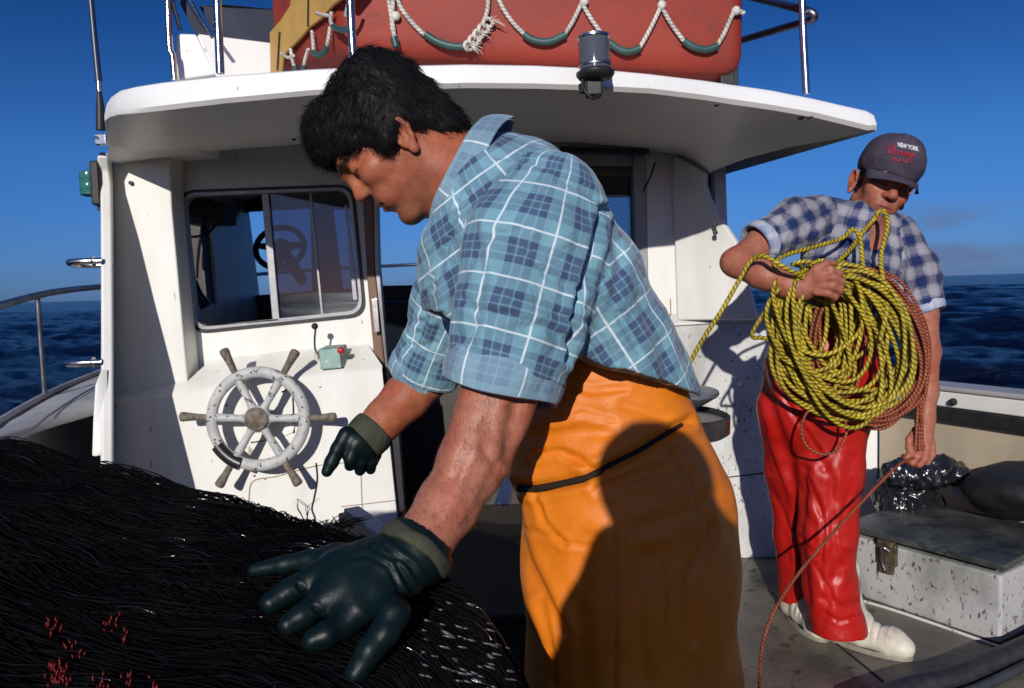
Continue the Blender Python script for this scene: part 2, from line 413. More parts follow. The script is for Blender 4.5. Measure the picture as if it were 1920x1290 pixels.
# ================================================================ SETTING: sea
def build_sea():
    Z0 = -0.95
    rad = np.concatenate([[2.0], np.geomspace(5, 220, 330), np.geomspace(235, 9000, 40)])
    ang = np.concatenate([np.linspace(RAD(48), RAD(132), 620), np.linspace(RAD(136), RAD(404), 90)])
    R, A = np.meshgrid(rad, ang, indexing='ij'); X = R * np.cos(A); Y = R * np.sin(A); H = np.zeros_like(X)
    rs = np.random.RandomState(4)
    for k in range(34):
        lam = 0.55 * 1.145 ** k; th = RAD(62) + rs.normal(0, 0.42); amp = 0.013 * lam ** 0.92 if lam < 9 else 0.06
        fade = np.clip(1.5 - R / (lam * 55), 0, 1)
        ph = (X * math.cos(th) + Y * math.sin(th)) * 2 * math.pi / lam + rs.rand() * 6.28
        ph = ph + 0.8 * np.sin((X * math.sin(th) - Y * math.cos(th)) * 2 * math.pi / (lam * 3.1) + rs.rand() * 6)
        H += amp * fade * (1 - np.abs(np.sin(ph / 2)) * 2)
    V = np.stack([X, Y, Z0 + H], -1).reshape(-1, 3); nr, na = X.shape
    i, j = np.meshgrid(np.arange(nr - 1), np.arange(na), indexing='ij'); q = (j + 1) % na
    Q = np.stack([i * na + j, (i + 1) * na + j, (i + 1) * na + q, i * na + q], -1).reshape(-1, 4)
    m = bpy.data.materials.new('sea_water'); m.use_nodes = True; t = m.node_tree; b = t.nodes['Principled BSDF']
    b.inputs['Roughness'].default_value = 0.16; b.inputs['IOR'].default_value = 1.33; b.inputs['Specular IOR Level'].default_value = 0.20
    tc = t.nodes.new('ShaderNodeTexCoord'); mp = t.nodes.new('ShaderNodeMapping'); mp.inputs['Rotation'].default_value = (0, 0, RAD(-28)); mp.inputs['Scale'].default_value = (1, 2.2, 1)
    n1 = t.nodes.new('ShaderNodeTexNoise'); n1.inputs['Scale'].default_value = 1.1; n1.inputs['Detail'].default_value = 8; n1.inputs['Roughness'].default_value = 0.62
    n2 = t.nodes.new('ShaderNodeTexNoise'); n2.inputs['Scale'].default_value = 0.35; n2.inputs['Detail'].default_value = 3
    cr = t.nodes.new('ShaderNodeMixRGB'); cr.inputs[1].default_value = (0.0004, 0.0014, 0.008, 1); cr.inputs[2].default_value = (0.0014, 0.0045, 0.026, 1)
    bp = t.nodes.new('ShaderNodeBump'); bp.inputs['Strength'].default_value = 1.0; bp.inputs['Distance'].default_value = 0.5
    t.links.new(tc.outputs['Object'], mp.inputs[0]); t.links.new(mp.outputs[0], n1.inputs['Vector']); t.links.new(mp.outputs[0], n2.inputs['Vector'])
    t.links.new(n2.outputs[0], cr.inputs[0]); t.links.new(cr.outputs[0], b.inputs['Base Color']); t.links.new(n1.outputs[0], bp.inputs['Height']); t.links.new(bp.outputs[0], b.inputs['Normal'])
    o = np_obj('sea', V, Q, m); tag(o, 'dark navy open sea with small choppy waves running to the horizon', 'sea', kind='structure')
build_sea()

# ================================================================ MATERIALS of the boat
WHITE = pbr('white_gelcoat', (0.77, 0.76, 0.72), rough=0.42, spec=0.4, col2=(0.63, 0.605, 0.54), nscale=5.0, nlo=0.45, nhi=0.8, stretch=(1, 1, 0.3), bump=0.05, bscale=9, col3=(0.40, 0.33, 0.24), n3scale=26, n3lo=0.705, n3hi=0.74)
ROOFW = pbr('roof_paint', (0.82, 0.81, 0.78), rough=0.45, spec=0.4, col2=(0.74, 0.72, 0.68), nscale=3, nlo=0.5, nhi=0.8, bump=0.05, bscale=7, col3=(0.45, 0.4, 0.34), n3scale=30, n3lo=0.71, n3hi=0.74)
DIRTY = pbr('scuffed_paint', (0.66, 0.65, 0.62), rough=0.55, col2=(0.47, 0.46, 0.44), nscale=3.2, nlo=0.42, nhi=0.7, bump=0.12, bscale=22, col3=(0.12, 0.115, 0.11), n3scale=60, n3lo=0.64, n3hi=0.70)
SPECK = pbr('speckled_paint', (0.62, 0.615, 0.59), rough=0.5, col2=(0.34, 0.335, 0.32), nscale=4, nlo=0.42, nhi=0.75, bump=0.1, bscale=25, col3=(0.09, 0.092, 0.085), n3scale=75, n3lo=0.615, n3hi=0.68, stretch=(1, 1, 0.5))
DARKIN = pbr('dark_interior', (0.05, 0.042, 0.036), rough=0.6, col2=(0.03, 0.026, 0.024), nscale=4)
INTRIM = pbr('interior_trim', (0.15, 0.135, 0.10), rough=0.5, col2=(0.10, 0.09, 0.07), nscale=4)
WOODJ = pbr('worn_brown_wood', (0.17, 0.085, 0.045), rough=0.55, col2=(0.06, 0.032, 0.02), nscale=7, nlo=0.4, nhi=0.65, bump=0.2, bscale=30, stretch=(1, 1, 0.12))
WOODG = pbr('grey_weathered_wood', (0.20, 0.165, 0.13), rough=0.75, col2=(0.085, 0.068, 0.052), nscale=45, nlo=0.4, nhi=0.62, bump=0.3, bscale=80)
STEEL = pbr('stainless_steel', (0.56, 0.55, 0.53), rough=0.2, metal=1.0, col2=(0.42, 0.41, 0.4), nscale=12, bump=0.03, bscale=60)
STEELD = pbr('dull_steel', (0.25, 0.26, 0.29), rough=0.38, metal=1.0, col2=(0.12, 0.12, 0.14), nscale=10)
ALU = pbr('aluminium_frame', (0.27, 0.275, 0.29), rough=0.45, metal=0.3, spec=0.4, col2=(0.34, 0.34, 0.34), nscale=18, bump=0.05, bscale=90)
RUBBER = pbr('black_rubber', (0.012, 0.012, 0.014), rough=0.5, spec=0.4, col2=(0.022, 0.022, 0.024), nscale=20)
DECKM = pbr('deck_paint', (0.19, 0.165, 0.13), rough=0.5, spec=0.35, col2=(0.085, 0.076, 0.064), nscale=2.8, nlo=0.36, nhi=0.64, bump=0.25, bscale=45, col3=(0.045, 0.04, 0.036), n3scale=11, n3lo=0.6, n3hi=0.68, rough2=0.3)
BEIGE = pbr('beige_paint', (0.50, 0.41, 0.30), rough=0.5, col2=(0.40, 0.33, 0.24), nscale=4, nlo=0.4, nhi=0.7, bump=0.05, bscale=15)
GREYP = pbr('grey_deck_paint', (0.42, 0.41, 0.40), rough=0.55, col2=(0.34, 0.33, 0.33), nscale=5, bump=0.12, bscale=60)
RUST = pbr('rust_line', (0.26, 0.15, 0.07), rough=0.8, col2=(0.36, 0.28, 0.18), nscale=30)

def glass_mat(name, tint, mixf, rough=0.02):
    m = bpy.data.materials.new(name); m.use_nodes = True; t = m.node_tree; t.nodes.clear()
    o = t.nodes.new('ShaderNodeOutputMaterial'); tr = t.nodes.new('ShaderNodeBsdfTransparent'); gl = t.nodes.new('ShaderNodeBsdfGlossy')
    tr.inputs[0].default_value = (*tint, 1); gl.inputs['Roughness'].default_value = rough
    mx = t.nodes.new('ShaderNodeMixShader'); fr = t.nodes.new('ShaderNodeFresnel'); fr.inputs[0].default_value = 1.45
    ad = t.nodes.new('ShaderNodeMath'); ad.operation = 'ADD'; ad.inputs[1].default_value = mixf
    t.links.new(fr.outputs[0], ad.inputs[0]); t.links.new(ad.outputs[0], mx.inputs[0]); t.links.new(tr.outputs[0], mx.inputs[1]); t.links.new(gl.outputs[0], mx.inputs[2]); t.links.new(mx.outputs[0], o.inputs[0])
    return m
GLASS = glass_mat('clear_glass', (0.85, 0.9, 0.92), 0.0)
TINTED = glass_mat('tinted_glass', (0.30, 0.38, 0.46), 0.02)
TINTG = glass_mat('green_tinted_glass', (0.36, 0.50, 0.54), 0.01)

# ================================================================ THE BOAT
boat = thing('fishing_boat', (0, 4.0, 0), 'white fishing boat with a cabin, flared roof and open aft deck', 'boat')
def curve_px(lst): return [P(*q) for q in lst]

# --- deck
MB().panel([(-2.0, -2.6, 0), (2.5, -2.6, 0), (2.6, 2.0, 0), (2.06, 3.1, 0), (1.74, 3.78, 0), (-1.62, 3.78, 0), (-1.8, 2.0, 0)], thick=Vector((0, 0, -0.05))).build('deck', DECKM, boat)
for a, b_, w in (((0.62, 1.2), (0.62, 3.55), 0.004), ((1.02, 3.3), (1.3, 1.2), 0.004)):
    MB().tube([Vector((*a, 0.001)), Vector((*b_, 0.001))], w, 5).build('deck_seam', RUBBER, boat, 60)

# --- roof (stations from left to right: lip top px, lip bottom px, depth, underside inner point)
ST = [((198, 192), (197, 226), 2.70, (205, 300, 3.50)), ((206, 178), (205, 219), 2.58, (209, 299, 3.56)), ((222, 166), (222, 214), 2.47, (220, 298, 3.6)),
      ((250, 159), (250, 212), 2.40, (260, 295, 3.6)), ((300, 151), (300, 207), 2.33, (318, 291, 3.6)), ((420, 138), (420, 193), 2.28, (450, 279, 3.6)),
      ((580, 126), (580, 178), 2.26, (583, 269, 3.6)), ((720, 120), (720, 169), 2.26, (720, 264, 3.6)), ((870, 117), (870, 164), 2.28, (850, 262, 3.6)), ((1000, 119), (1000, 165), 2.32, (1000, 264, 3.6)),
      ((1100, 124), (1100, 168), 2.36, (1100, 270, 3.6)), ((1220, 136), (1220, 174), 2.42, (1200, 279, 3.6)), ((1320, 148), (1320, 186), 2.48, (1275, 292, 3.6)),
      ((1380, 157), (1380, 195), 2.52, (1330, 325, 3.42)), ((1410, 161), (1410, 199), 2.535, (1348, 316, 3.36)), ((1450, 167), (1450, 205), 2.55, (1400, 297, 3.2)), ((1530, 183), (1530, 219), 2.6, (1480, 276, 3.0)),
      ((1600, 199), (1600, 236), 2.64, (1560, 262, 2.82)), ((1628, 205), (1629, 243), 2.655, (1612, 252, 2.72)), ((1640, 213), (1643, 241), 2.67, (1643, 246, 2.69))]
rows = []
for lt, lb, D, inn in ST:
    T = P(*lt, D); B = P(*lb, D); I = P(*inn)
    d = Vector((0, 1, 0)); h = (T - B).length
    r = min(0.022, h * 0.3)
    farx = max(-1.75, min(1.0, T.x))
    rows.append([I, B + (I - B) * 0.5 + Vector((0, 0, 0.012)), B + (I - B).normalized() * 0.01, B + Vector((0, -0.004, 0.012)), T + Vector((0, 0, -r)), T + Vector((0, r * 0.35, -r * 0.3)), T + Vector((0, r, 0)),
                 Vector((T.x, max(T.y + 0.5, 3.1), T.z + 0.06)), Vector((farx, 5.45, T.z + 0.10)), Vector((farx, 5.45, T.z + 0.03)), Vector((max(-1.74, min(0.98, I.x)), 5.3, max(I.z, 1.86)))])
mb = MB(); mb.grid(rows)
n0 = len(rows[0]); mb.f.append(list(range(n0))[::-1]); mb.uv.append(None); mb.mi.append(0)
mb.f.append([(len(rows) - 1) * n0 + k for k in range(n0)]); mb.uv.append(None); mb.mi.append(0)
mb.build('roof', ROOFW, boat, 38)

# --- side wings of the cabin (aft edge curve <-> inner corner on the bulkhead)
edge = curve_px([(203, 292, 3.46), (206, 320, 3.5), (209, 345, 3.5), (211, 420, 3.42), (212, 520, 3.33), (213, 640, 3.22), (213, 760, 3.12), (213, 880, 3.02), (214, 1000, 2.94), (215, 1130, 2.86)])
inner = curve_px([(210, 292, 3.61), (212, 322, 3.61), (213, 348, 3.61), (213, 420, 3.61), (213, 520, 3.61), (213, 640, 3.61), (213, 760, 3.61), (213, 880, 3.61), (214, 1000, 3.61), (215, 1130, 3.61)])
mb = MB(); mb.grid([[a, a * 0.5 + b * 0.5, b] for a, b in zip(edge, inner)])
mb.build('side_wing', WHITE, boat, 30, solid=0.045, soff=1.0, bevel=0.012)
edge = curve_px([(1330, 324, 3.42), (1329, 345, 3.43), (1336, 370, 3.44), (1360, 412, 3.45), (1386, 452, 3.45), (1404, 520, 3.45), (1424, 598, 3.45)])
inner = curve_px([(1275, 291, 3.61), (1272, 330, 3.61), (1270, 365, 3.61), (1270, 410, 3.61), (1270, 455, 3.61), (1271, 520, 3.61), (1273, 600, 3.61)])
mb = MB(); mb.grid([[a, a * 0.5 + b * 0.5, b] for a, b in zip(edge, inner)])
mb.build('side_wing', WHITE, boat, 30, solid=0.035, soff=-1.0, bevel=0.01)
# dark bolts on the right wing and roof underside
for (x, y, D) in ((1341, 421, 3.42), (1342, 436, 3.42), (550, 259, 3.4), (245, 343, 3.6), (1345, 193, 2.56), (1364, 193, 2.58), (1380, 194, 2.6), (1503, 219, 2.63), (1519, 217, 2.62), (1290, 303, 3.58)):
    MB().lathe(P(x, y, D - 0.012), (0, 1, 0), [(0.002, -0.006), (0.009, -0.004), (0.010, 0.012)], 10).build('bolt_head', RUBBER, boat, 40)

# --- aft bulkhead, pillar, console
DZ = Vector((0, 0.15, 0))
MB().panel(curve_px([(212, 292, 3.6), (318, 286, 3.6), (322, 390, 3.6), (352, 716, 3.6), (377, 1092, 3.6), (205, 1100, 3.6), (205, 880, 3.6), (205, 640, 3.6), (205, 420, 3.6), (205, 322, 3.6)]), thick=DZ).build('corner_pillar', WHITE, boat, bevel=0.008)
fr = curve_px([(200, 752, 3.55), (336, 735, 3.55), (420, 722, 3.55), (560, 703, 3.55), (640, 695, 3.55), (716, 688, 3.55)])
bk = curve_px([(200, 744, 3.598), (352, 714, 3.598), (394, 676, 3.748), (540, 658, 3.748), (620, 651, 3.748), (690, 646, 3.748)])
dn = curve_px([(200, 1108, 3.55), (360, 1100, 3.55), (440, 1097, 3.55), (580, 1092, 3.55), (660, 1089, 3.55), (756, 1084, 3.55)])
mb = MB(); mb.grid([bk, [f + Vector((0, 0.012, 0.004)) for f in fr], [f + Vector((0, 0, -0.012)) for f in fr], dn])
mb.add([fr[-1] + Vector((0, 0.012, 0.004)), fr[-1] + Vector((0, 0, -0.012)), dn[-1], dn[-1] + DZ, bk[-1]], [(0, 1, 2, 3, 4)])
mb.build('console', WHITE, boat, 30)
# rusty hatch seams, screws and a hanging wire on the console
mb = MB()
def onface(lst, D=3.548): return [P(x, y, D) for x, y in lst]
mb.tube(onface([(466, 985), (467, 930), (472, 905), (490, 897), (520, 893), (590, 874), (650, 867), (700, 858)]), 0.0022, 5, res=5); mb.build('hatch_seam', RUST, boat, 60)
MB().tube(onface([(676, 868), (680, 980)]), 0.002, 5).build('hatch_seam', RUST, boat, 60); MB().tube(onface([(640, 950), (742, 938)]), 0.0022, 5).build('hatch_seam', RUST, boat, 60)
for x, y in ((497, 897), (648, 868), (536, 805), (477, 892), (425, 760), (600, 725)): MB().lathe(P(x, y, 3.548), (0, -1, 0), [(0.006, 0), (0.005, 0.003), (0.001, 0.004)], 8).build('screw', STEELD, boat, 40)
mb = MB(); mb.tube(onface([(592, 868), (594, 900), (588, 935), (584, 955), (590, 975), (585, 1010)], 3.54), 0.0025, 6, res=6); mb.build('hanging_wire', RUBBER, boat, 60)
mb = MB(); hx = onface([(524, 795), (528, 788), (546, 788), (553, 797), (550, 810), (536, 816), (526, 812)], 3.547); mb.panel(hx, thick=Vector((0, -0.006, 0))); mb.build('cover_plate', ROOFW, boat, bevel=0.002)
mb = MB(); mb.tube(onface([(528, 735), (546, 730), (549, 745), (551, 812)], 3.547), 0.0035, 6, res=5); mb.tube(onface([(470, 830), (495, 826)], 3.547), 0.003, 6); mb.build('conduit', RUBBER, boat, 60)

# --- window wall with the sliding window
D2 = 3.75
hole = rrect(P(336, 357, D2), P(663, 346, D2), P(687, 592, D2), P(362, 626, D2), 0.075)
MB().panel(curve_px([(300, 275, D2), (676, 258, D2), (690, 380, D2), (706, 650, D2), (708, 735, D2), (300, 760, D2)]), [hole], thick=Vector((0, 0.05, 0))).build('window_wall', WHITE, boat)
Y1 = Vector((0, -0.01, 0))
win = MB().panel([p + Y1 for p in rrect(P(335, 357, D2), P(664, 345, D2), P(688, 593, D2), P(361, 627, D2), 0.08)],
                 [[p + Y1 for p in rrect(P(340, 362, D2), P(660, 350, D2), P(683, 588, D2), P(366, 621, D2), 0.074)]], thick=Vector((0, 0.02, 0))).build('window', RUBBER, boat, bevel=0.003, label='sliding window with rounded corners and a black gasket')
Y2 = Vector((0, -0.016, 0))
MB().panel([p + Y2 for p in rrect(P(340.4, 362.4, D2), P(659.6, 350.4, D2), P(682.6, 587.6, D2), P(366.4, 620.6, D2), 0.0735)],
           [[p + Y2 for p in rrect(P(346, 369, D2), P(653, 357, D2), P(676, 581, D2), P(371.5, 613, D2), 0.064)]], thick=Vector((0, 0.05, 0))).build('window_frame', ALU, win, bevel=0.003)
MB().panel(curve_px([(490, 364, 3.74), (503, 363.5, 3.74), (524, 601, 3.74), (511, 603, 3.74)]), thick=Vector((0, 0.03, 0))).build('mullion', ALU, win, bevel=0.002)
MB().panel(curve_px([(502, 365, 3.758), (652, 358, 3.758), (675, 582, 3.758), (522, 602, 3.758)]), thick=Vector((0, 0.004, 0))).build('sliding_pane', TINTED, win)
MB().panel(curve_px([(580, 362, 3.75), (583, 362, 3.75), (606, 592, 3.75), (602.5, 592, 3.75)]), thick=Vector((0, 0.006, 0))).build('pane_edge', ALU, win)
MB().panel(curve_px([(646, 385, 3.75), (651, 385, 3.75), (670, 562, 3.75), (662, 562, 3.75)]), thick=Vector((0, 0.006, 0))).build('pull_strip', ALU, win, bevel=0.001)

# --- door frame and doorway
fr_o = boat
MB().panel(curve_px([(676, 300, 3.70), (699, 300, 3.70), (702, 500, 3.70), (722, 690, 3.70), (727, 730, 3.70), (703, 690, 3.70), (688, 520, 3.70)]), thick=Vector((0, 0.07, 0))).build('door_jamb', WOODJ, boat, bevel=0.004)
jm = MB().panel(curve_px([(699.6, 300, 3.695), (706, 300, 3.695), (711, 500, 3.695), (733, 760, 3.66), (756, 1076, 3.6), (748, 1076, 3.6), (727.6, 730, 3.66), (703, 500, 3.695)]), thick=Vector((0, 0.06, 0))).build('door_track', ALU, boat, bevel=0.002)
MB().panel(curve_px([(698, 560, 3.68), (708, 559, 3.68), (713, 622, 3.68), (704, 626, 3.68)]), thick=Vector((0, -0.02, 0))).build('door_latch', STEEL, boat, bevel=0.004)
MB().panel(curve_px([(727, 760, 3.594), (744, 758, 3.594), (768, 1076, 3.594), (752, 1078, 3.594)]), thick=Vector((0, 0.05, 0))).build('door_rubber', RUBBER, boat, bevel=0.003)
MB().panel(curve_px([(676, 258, 3.62), (850, 254, 3.62), (1060, 260, 3.62), (1275, 284, 3.62), (1271, 300, 3.62), (1215, 294, 3.62), (1212, 281, 3.62), (676, 281, 3.62)]), thick=Vector((0, 0.1, 0))).build('door_lintel', WHITE, boat)
MB().panel(curve_px([(1050, 276, 3.6), (1216, 281, 3.6), (1216, 289, 3.6), (1050, 284, 3.6)]), thick=Vector((0, -0.03, 0))).build('door_drip_rail', RUBBER, boat, bevel=0.003)
MB().panel(curve_px([(1040, 288, 3.66), (1200, 292, 3.66), (1201, 312, 3.66), (1040, 309, 3.66)]), thick=Vector((0, 0.04, 0))).build('door_header', ALU, boat, bevel=0.003)
MB().panel(curve_px([(1186, 291, 3.64), (1211, 290, 3.62), (1217, 620, 3.62), (1196, 622, 3.64)]), thick=Vector((0, 0.06, 0))).build('door_post', ALU, boat, bevel=0.006)
sd = MB().panel(curve_px([(1062, 312, 3.72), (1188, 312, 3.72), (1200, 1060, 3.72), (1075, 1060, 3.72)]), [curve_px([(1072, 330, 3.72), (1182, 330, 3.72), (1189, 640, 3.72), (1082, 640, 3.72)])], thick=Vector((0, 0.035, 0))).build('sliding_door', INTRIM, boat, bevel=0.004)
MB().panel(curve_px([(1071, 329, 3.735), (1183, 329, 3.735), (1190, 641, 3.735), (1081, 641, 3.735)]), thick=Vector((0, 0.004, 0))).build('door_pane', TINTG, sd)
MB().panel(curve_px([(1211, 286, 3.622), (1271, 296, 3.622), (1273, 604, 3.622), (1217, 610, 3.622)]), thick=Vector((0, 0.06, 0))).build('aft_wall', WHITE, boat)
MB().tube(curve_px([(1228, 305, 3.6), (1220, 330, 3.57), (1206, 358, 3.6)]), 0.004, 6, res=5).build('door_hook', RUBBER, boat, 60)
MB().tube(curve_px([(1257, 560, 3.6), (1258, 590, 3.6)]), 0.002, 5).build('rust_streak', RUST, boat, 60)

MB().panel(curve_px([(926, 946, 2.9), (946, 882, 2.9), (960, 896, 2.9), (952, 946, 2.9)]), thick=Vector((0.01, 0.05, -0.02))).build('sill_panel', WHITE, boat, bevel=0.004)
# --- cabinet under the right part of the aft wall
cab = MB(); cz = curve_px([(1214, 612, 3.58), (1436, 596, 3.58), (1510, 600, 3.58), (1545, 1040, 3.58), (1235, 1064, 3.58)])
cab.panel([cz[0], cz[1], Vector((1.32, 3.58, cz[1].z)), Vector((1.32, 3.58, 0)), Vector((cz[4].x, 3.58, 0))], thick=Vector((0, 0.25, 0)))
cab.build('cabinet', SPECK, boat, bevel=0.012)
MB().panel([cz[0] + Vector((0, -0.012, 0.006)), Vector((1.335, 3.568, cz[1].z + 0.006)), Vector((1.335, 3.62, cz[1].z + 0.05)), cz[0] + Vector((0, 0.045, 0.05))], thick=Vector((0, 0, -0.012))).build('cabinet_top', DIRTY, boat, bevel=0.005)
mb = MB(); mb.tube([P(1345, 897, 3.576), P(1475, 882, 3.576)], 0.003, 5); mb.build('cabinet_seam', RUBBER, boat, 60)
# --- white step panel and bulwark to the right
MB().panel([(1.325, 3.78, 0), (1.745, 3.78, 0), (1.745, 3.78, 0.655), (1.325, 3.78, 0.655)], thick=Vector((0, 0.06, 0))).build('step_panel', WHITE, boat, bevel=0.01)
BD = Vector((0.43, -0.903, 0)); BN = Vector((0.903, 0.43, 0)); B0 = Vector((1.745, 3.775, 0))
def bul(s0, s1, z0, z1, off, th, name, mat, bev=0.006):
    a = B0 + BD * s0 - BN * off; b = B0 + BD * s1 - BN * off; zz = Vector((0, 0, 1))
    return MB().panel([a + zz * z0, b + zz * z0, b + zz * z1, a + zz * z1], thick=BN * th).build(name, mat, boat, bevel=bev)
bul(0.0, 2.6, 0.0, 0.628, 0.0, 0.05, 'bulwark', BEIGE)
bul(-0.05, 2.6, 0.63, 0.695, 0.035, 0.09, 'rubbing_band', RUBBER, 0.012)
bul(-0.3, 2.6, 0.697, 0.765, 0.02, 0.09, 'gunwale_strip', WHITE, 0.008)
bul(-0.5, 2.6, 0.767, 0.79, 0.03, 0.16, 'gunwale_cap', GREYP, 0.008)
MB().lathe(B0 + BD * 0.40 - BN * 0.02 + Vector((0, 0, 0.725)), -BN, [(0.016, -0.01), (0.016, 0.012), (0.010, 0.022), (0.001, 0.024)], 12).build('rubber_bung', RUBBER, boat, 40)
# --- left side deck, outer cabin side, hull
out = [Vector((-1.85, -2.6, 0.76)), Vector((-1.9, 0.6, 0.76))] + curve_px([(-260, 930, 2.3), (-60, 830, 2.8), (0, 791, 3.2), (90, 741, 3.8), (180, 703, 4.4)]) + [Vector((-2.35, 6.0, 0.98)), Vector((-1.6, 7.8, 1.05)), Vector((0, 8.9, 1.1))]
inn = [Vector((-1.66 if p.y < 2.0 else -1.86 if p.y < 3.65 else -1.72, p.y, p.z + 0.004)) for p in out[:8]] + [Vector((-0.5, 7.8, 1.07)), Vector((0, 8.6, 1.1))]
mb = MB(); mb.grid([[a, a * 0.5 + b * 0.5 + Vector((0, 0, 0.012)), b] for a, b in zip(out, inn)])
mb.build('side_deck', GREYP, boat, 40, solid=0.03, soff=-1.0)
mb = MB(); mb.tube([p + Vector((0.015, 0, 0.012)) for p in out], 0.016, 8, res=6); mb.build('toe_rail', GREYP, boat, 60)
mb = MB(); mb.tube([p + Vector((0.20, 0, 0.02)) for p in out[2:8]], 0.004, 6, res=6); mb.build('deck_line', STEELD, boat, 60)
mb = MB(); mb.grid([[p, p + Vector((0.25, 0.0, -1.9))] for p in out]); mb.build('hull', WHITE, boat, 60)
so = lambda a: -1.64 - 0.075 * (a - 0.3)
MB().panel([(so(.3), 3.77, 0.3), (so(.3), 5.3, 0.3), (so(1.9), 5.3, 1.9), (so(1.9), 3.77, 1.9)], [[(so(1.23), 3.83, 1.23), (so(1.23), 4.52, 1.23), (so(1.73), 4.56, 1.73), (so(1.72), 3.83, 1.72)]], thick=Vector((0.05, 0, 0))).build('cabin_side', WHITE, boat, bevel=0.01)
MB().panel([(1.02, 3.62, 0), (1.02, 5.3, 0), (1.0, 5.3, 1.9), (0.98, 3.62, 1.86)], thick=Vector((-0.05, 0, 0))).build('cabin_side', WHITE, boat)
# small riveted pale flange outside the wing
MB().panel(curve_px([(177, 722, 3.12), (189, 692, 3.14), (191, 840, 3.06), (180, 856, 3.04), (171, 856, 3.04), (173, 790, 3.08)]), thick=Vector((0.02, 0.02, 0))).build('wing_flange', WHITE, boat, bevel=0.006)
# --- cabin interior
fw = [P(290, 250, 5.2), P(1300, 250, 5.2), P(1300, 900, 5.2), P(290, 900, 5.2)]
D5 = 5.2
holes = [[P(x, y, D5) for x, y in h] for h in (
    [(455, 402), (462, 396), (578, 389), (582, 394), (585, 546), (432, 557)],
    [(622, 392), (668, 390), (668, 541), (640, 542)], [(704, 385), (1060, 372), (1060, 528), (704, 536)], [(1086, 371), (1230, 366), (1230, 520), (1086, 526)])]
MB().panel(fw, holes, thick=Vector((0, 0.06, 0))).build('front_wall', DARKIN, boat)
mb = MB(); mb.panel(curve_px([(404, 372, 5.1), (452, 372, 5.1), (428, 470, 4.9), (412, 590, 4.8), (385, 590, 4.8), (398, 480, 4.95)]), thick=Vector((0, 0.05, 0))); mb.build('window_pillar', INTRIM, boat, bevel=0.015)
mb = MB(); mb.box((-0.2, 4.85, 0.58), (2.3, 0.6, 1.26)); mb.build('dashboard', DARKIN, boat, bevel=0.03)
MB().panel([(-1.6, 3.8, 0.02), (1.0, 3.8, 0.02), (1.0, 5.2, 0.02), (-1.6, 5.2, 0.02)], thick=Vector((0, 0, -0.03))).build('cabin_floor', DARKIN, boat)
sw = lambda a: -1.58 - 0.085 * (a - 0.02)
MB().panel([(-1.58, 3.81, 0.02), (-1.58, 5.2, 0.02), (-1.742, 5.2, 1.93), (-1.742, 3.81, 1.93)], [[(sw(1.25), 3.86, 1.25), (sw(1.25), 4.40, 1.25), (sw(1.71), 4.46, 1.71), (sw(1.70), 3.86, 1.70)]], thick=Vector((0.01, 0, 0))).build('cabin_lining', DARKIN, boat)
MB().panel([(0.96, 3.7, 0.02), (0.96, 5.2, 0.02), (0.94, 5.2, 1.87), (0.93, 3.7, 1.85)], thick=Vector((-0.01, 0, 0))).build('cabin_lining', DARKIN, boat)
MB().lathe(P(372, 372, 4.3), (0, -0.25, -1), [(0.09, 0), (0.085, 0.02), (0.05, 0.034), (0.001, 0.038)], 20).build('ceiling_lamp', pbr('milky_plastic', (0.6, 0.58, 0.52), 0.4), boat, 50)
MB().panel(curve_px([(344, 378, 4.2), (420, 378, 4.2), (420, 418, 4.2), (344, 420, 4.2)]), thick=Vector((0, 0.2, 0))).build('radio_set', DARKIN, boat, bevel=0.01)

# --- bow rail (seen at the left and through the cabin windows)
rl = thing('bow_rail', (-2.15, 3.7, 0.8), 'grey steel guard rail along the left side deck and round the bow', 'guard rail')
mb = MB(); mb.tube(curve_px([(-200, 640, 2.4), (-60, 592, 2.85), (0, 573, 3.2), (70, 554, 3.7), (120, 545, 4.1), (187, 538, 4.7), (365, 525, 6.2), (560, 508, 7.6), (760, 497, 8.3), (960, 490, 8.2), (1200, 482, 7.4)]), 0.0165, 10, res=8); mb.build('handrail', STEELD, rl, 60)
for q in (((70, 553, 3.7), (84, 752, 3.72)),):
    a, b_ = P(*q[0]), P(*q[1]); mb = MB(); mb.tube([a, b_], 0.0115, 10); mb.build('stanchion', STEELD, rl, 60)
    MB().lathe(b_ + Vector((0, 0, -0.012)), (0, 0, 1), [(0.03, 0), (0.03, 0.008), (0.016, 0.02), (0.014, 0.05)], 14).build('stanchion_foot', STEEL, rl, 40)

# ================================================================ ROOF FITTINGS
RAFT = pbr('red_raft_fabric', (0.29, 0.038, 0.022), rough=0.6, spec=0.3, col2=(0.22, 0.028, 0.018), nscale=3.5, nlo=0.4, nhi=0.7, bump=0.10, bscale=130, col3=(0.19, 0.034, 0.022), n3scale=9, n3lo=0.6, n3hi=0.7)
TARP = pbr('yellow_tarp', (0.52, 0.31, 0.075), rough=0.6, col2=(0.40, 0.23, 0.06), nscale=5, bump=0.2, bscale=14)
ROPEW = rope_mat('white_rope', (0.72, 0.68, 0.60), (0.48, 0.44, 0.38), freq=70)
ROPEW_FRAY = pbr('frayed_rope', (0.70, 0.66, 0.58), rough=0.8, col2=(0.5, 0.46, 0.4), nscale=60)
SLEEVE = pbr('green_sleeve', (0.018, 0.065, 0.058), rough=0.45, col2=(0.03, 0.09, 0.08), nscale=12)
CANOPY = pbr('navy_canvas', (0.012, 0.016, 0.035), rough=0.75, col2=(0.02, 0.026, 0.05), nscale=6, bump=0.1, bscale=30)

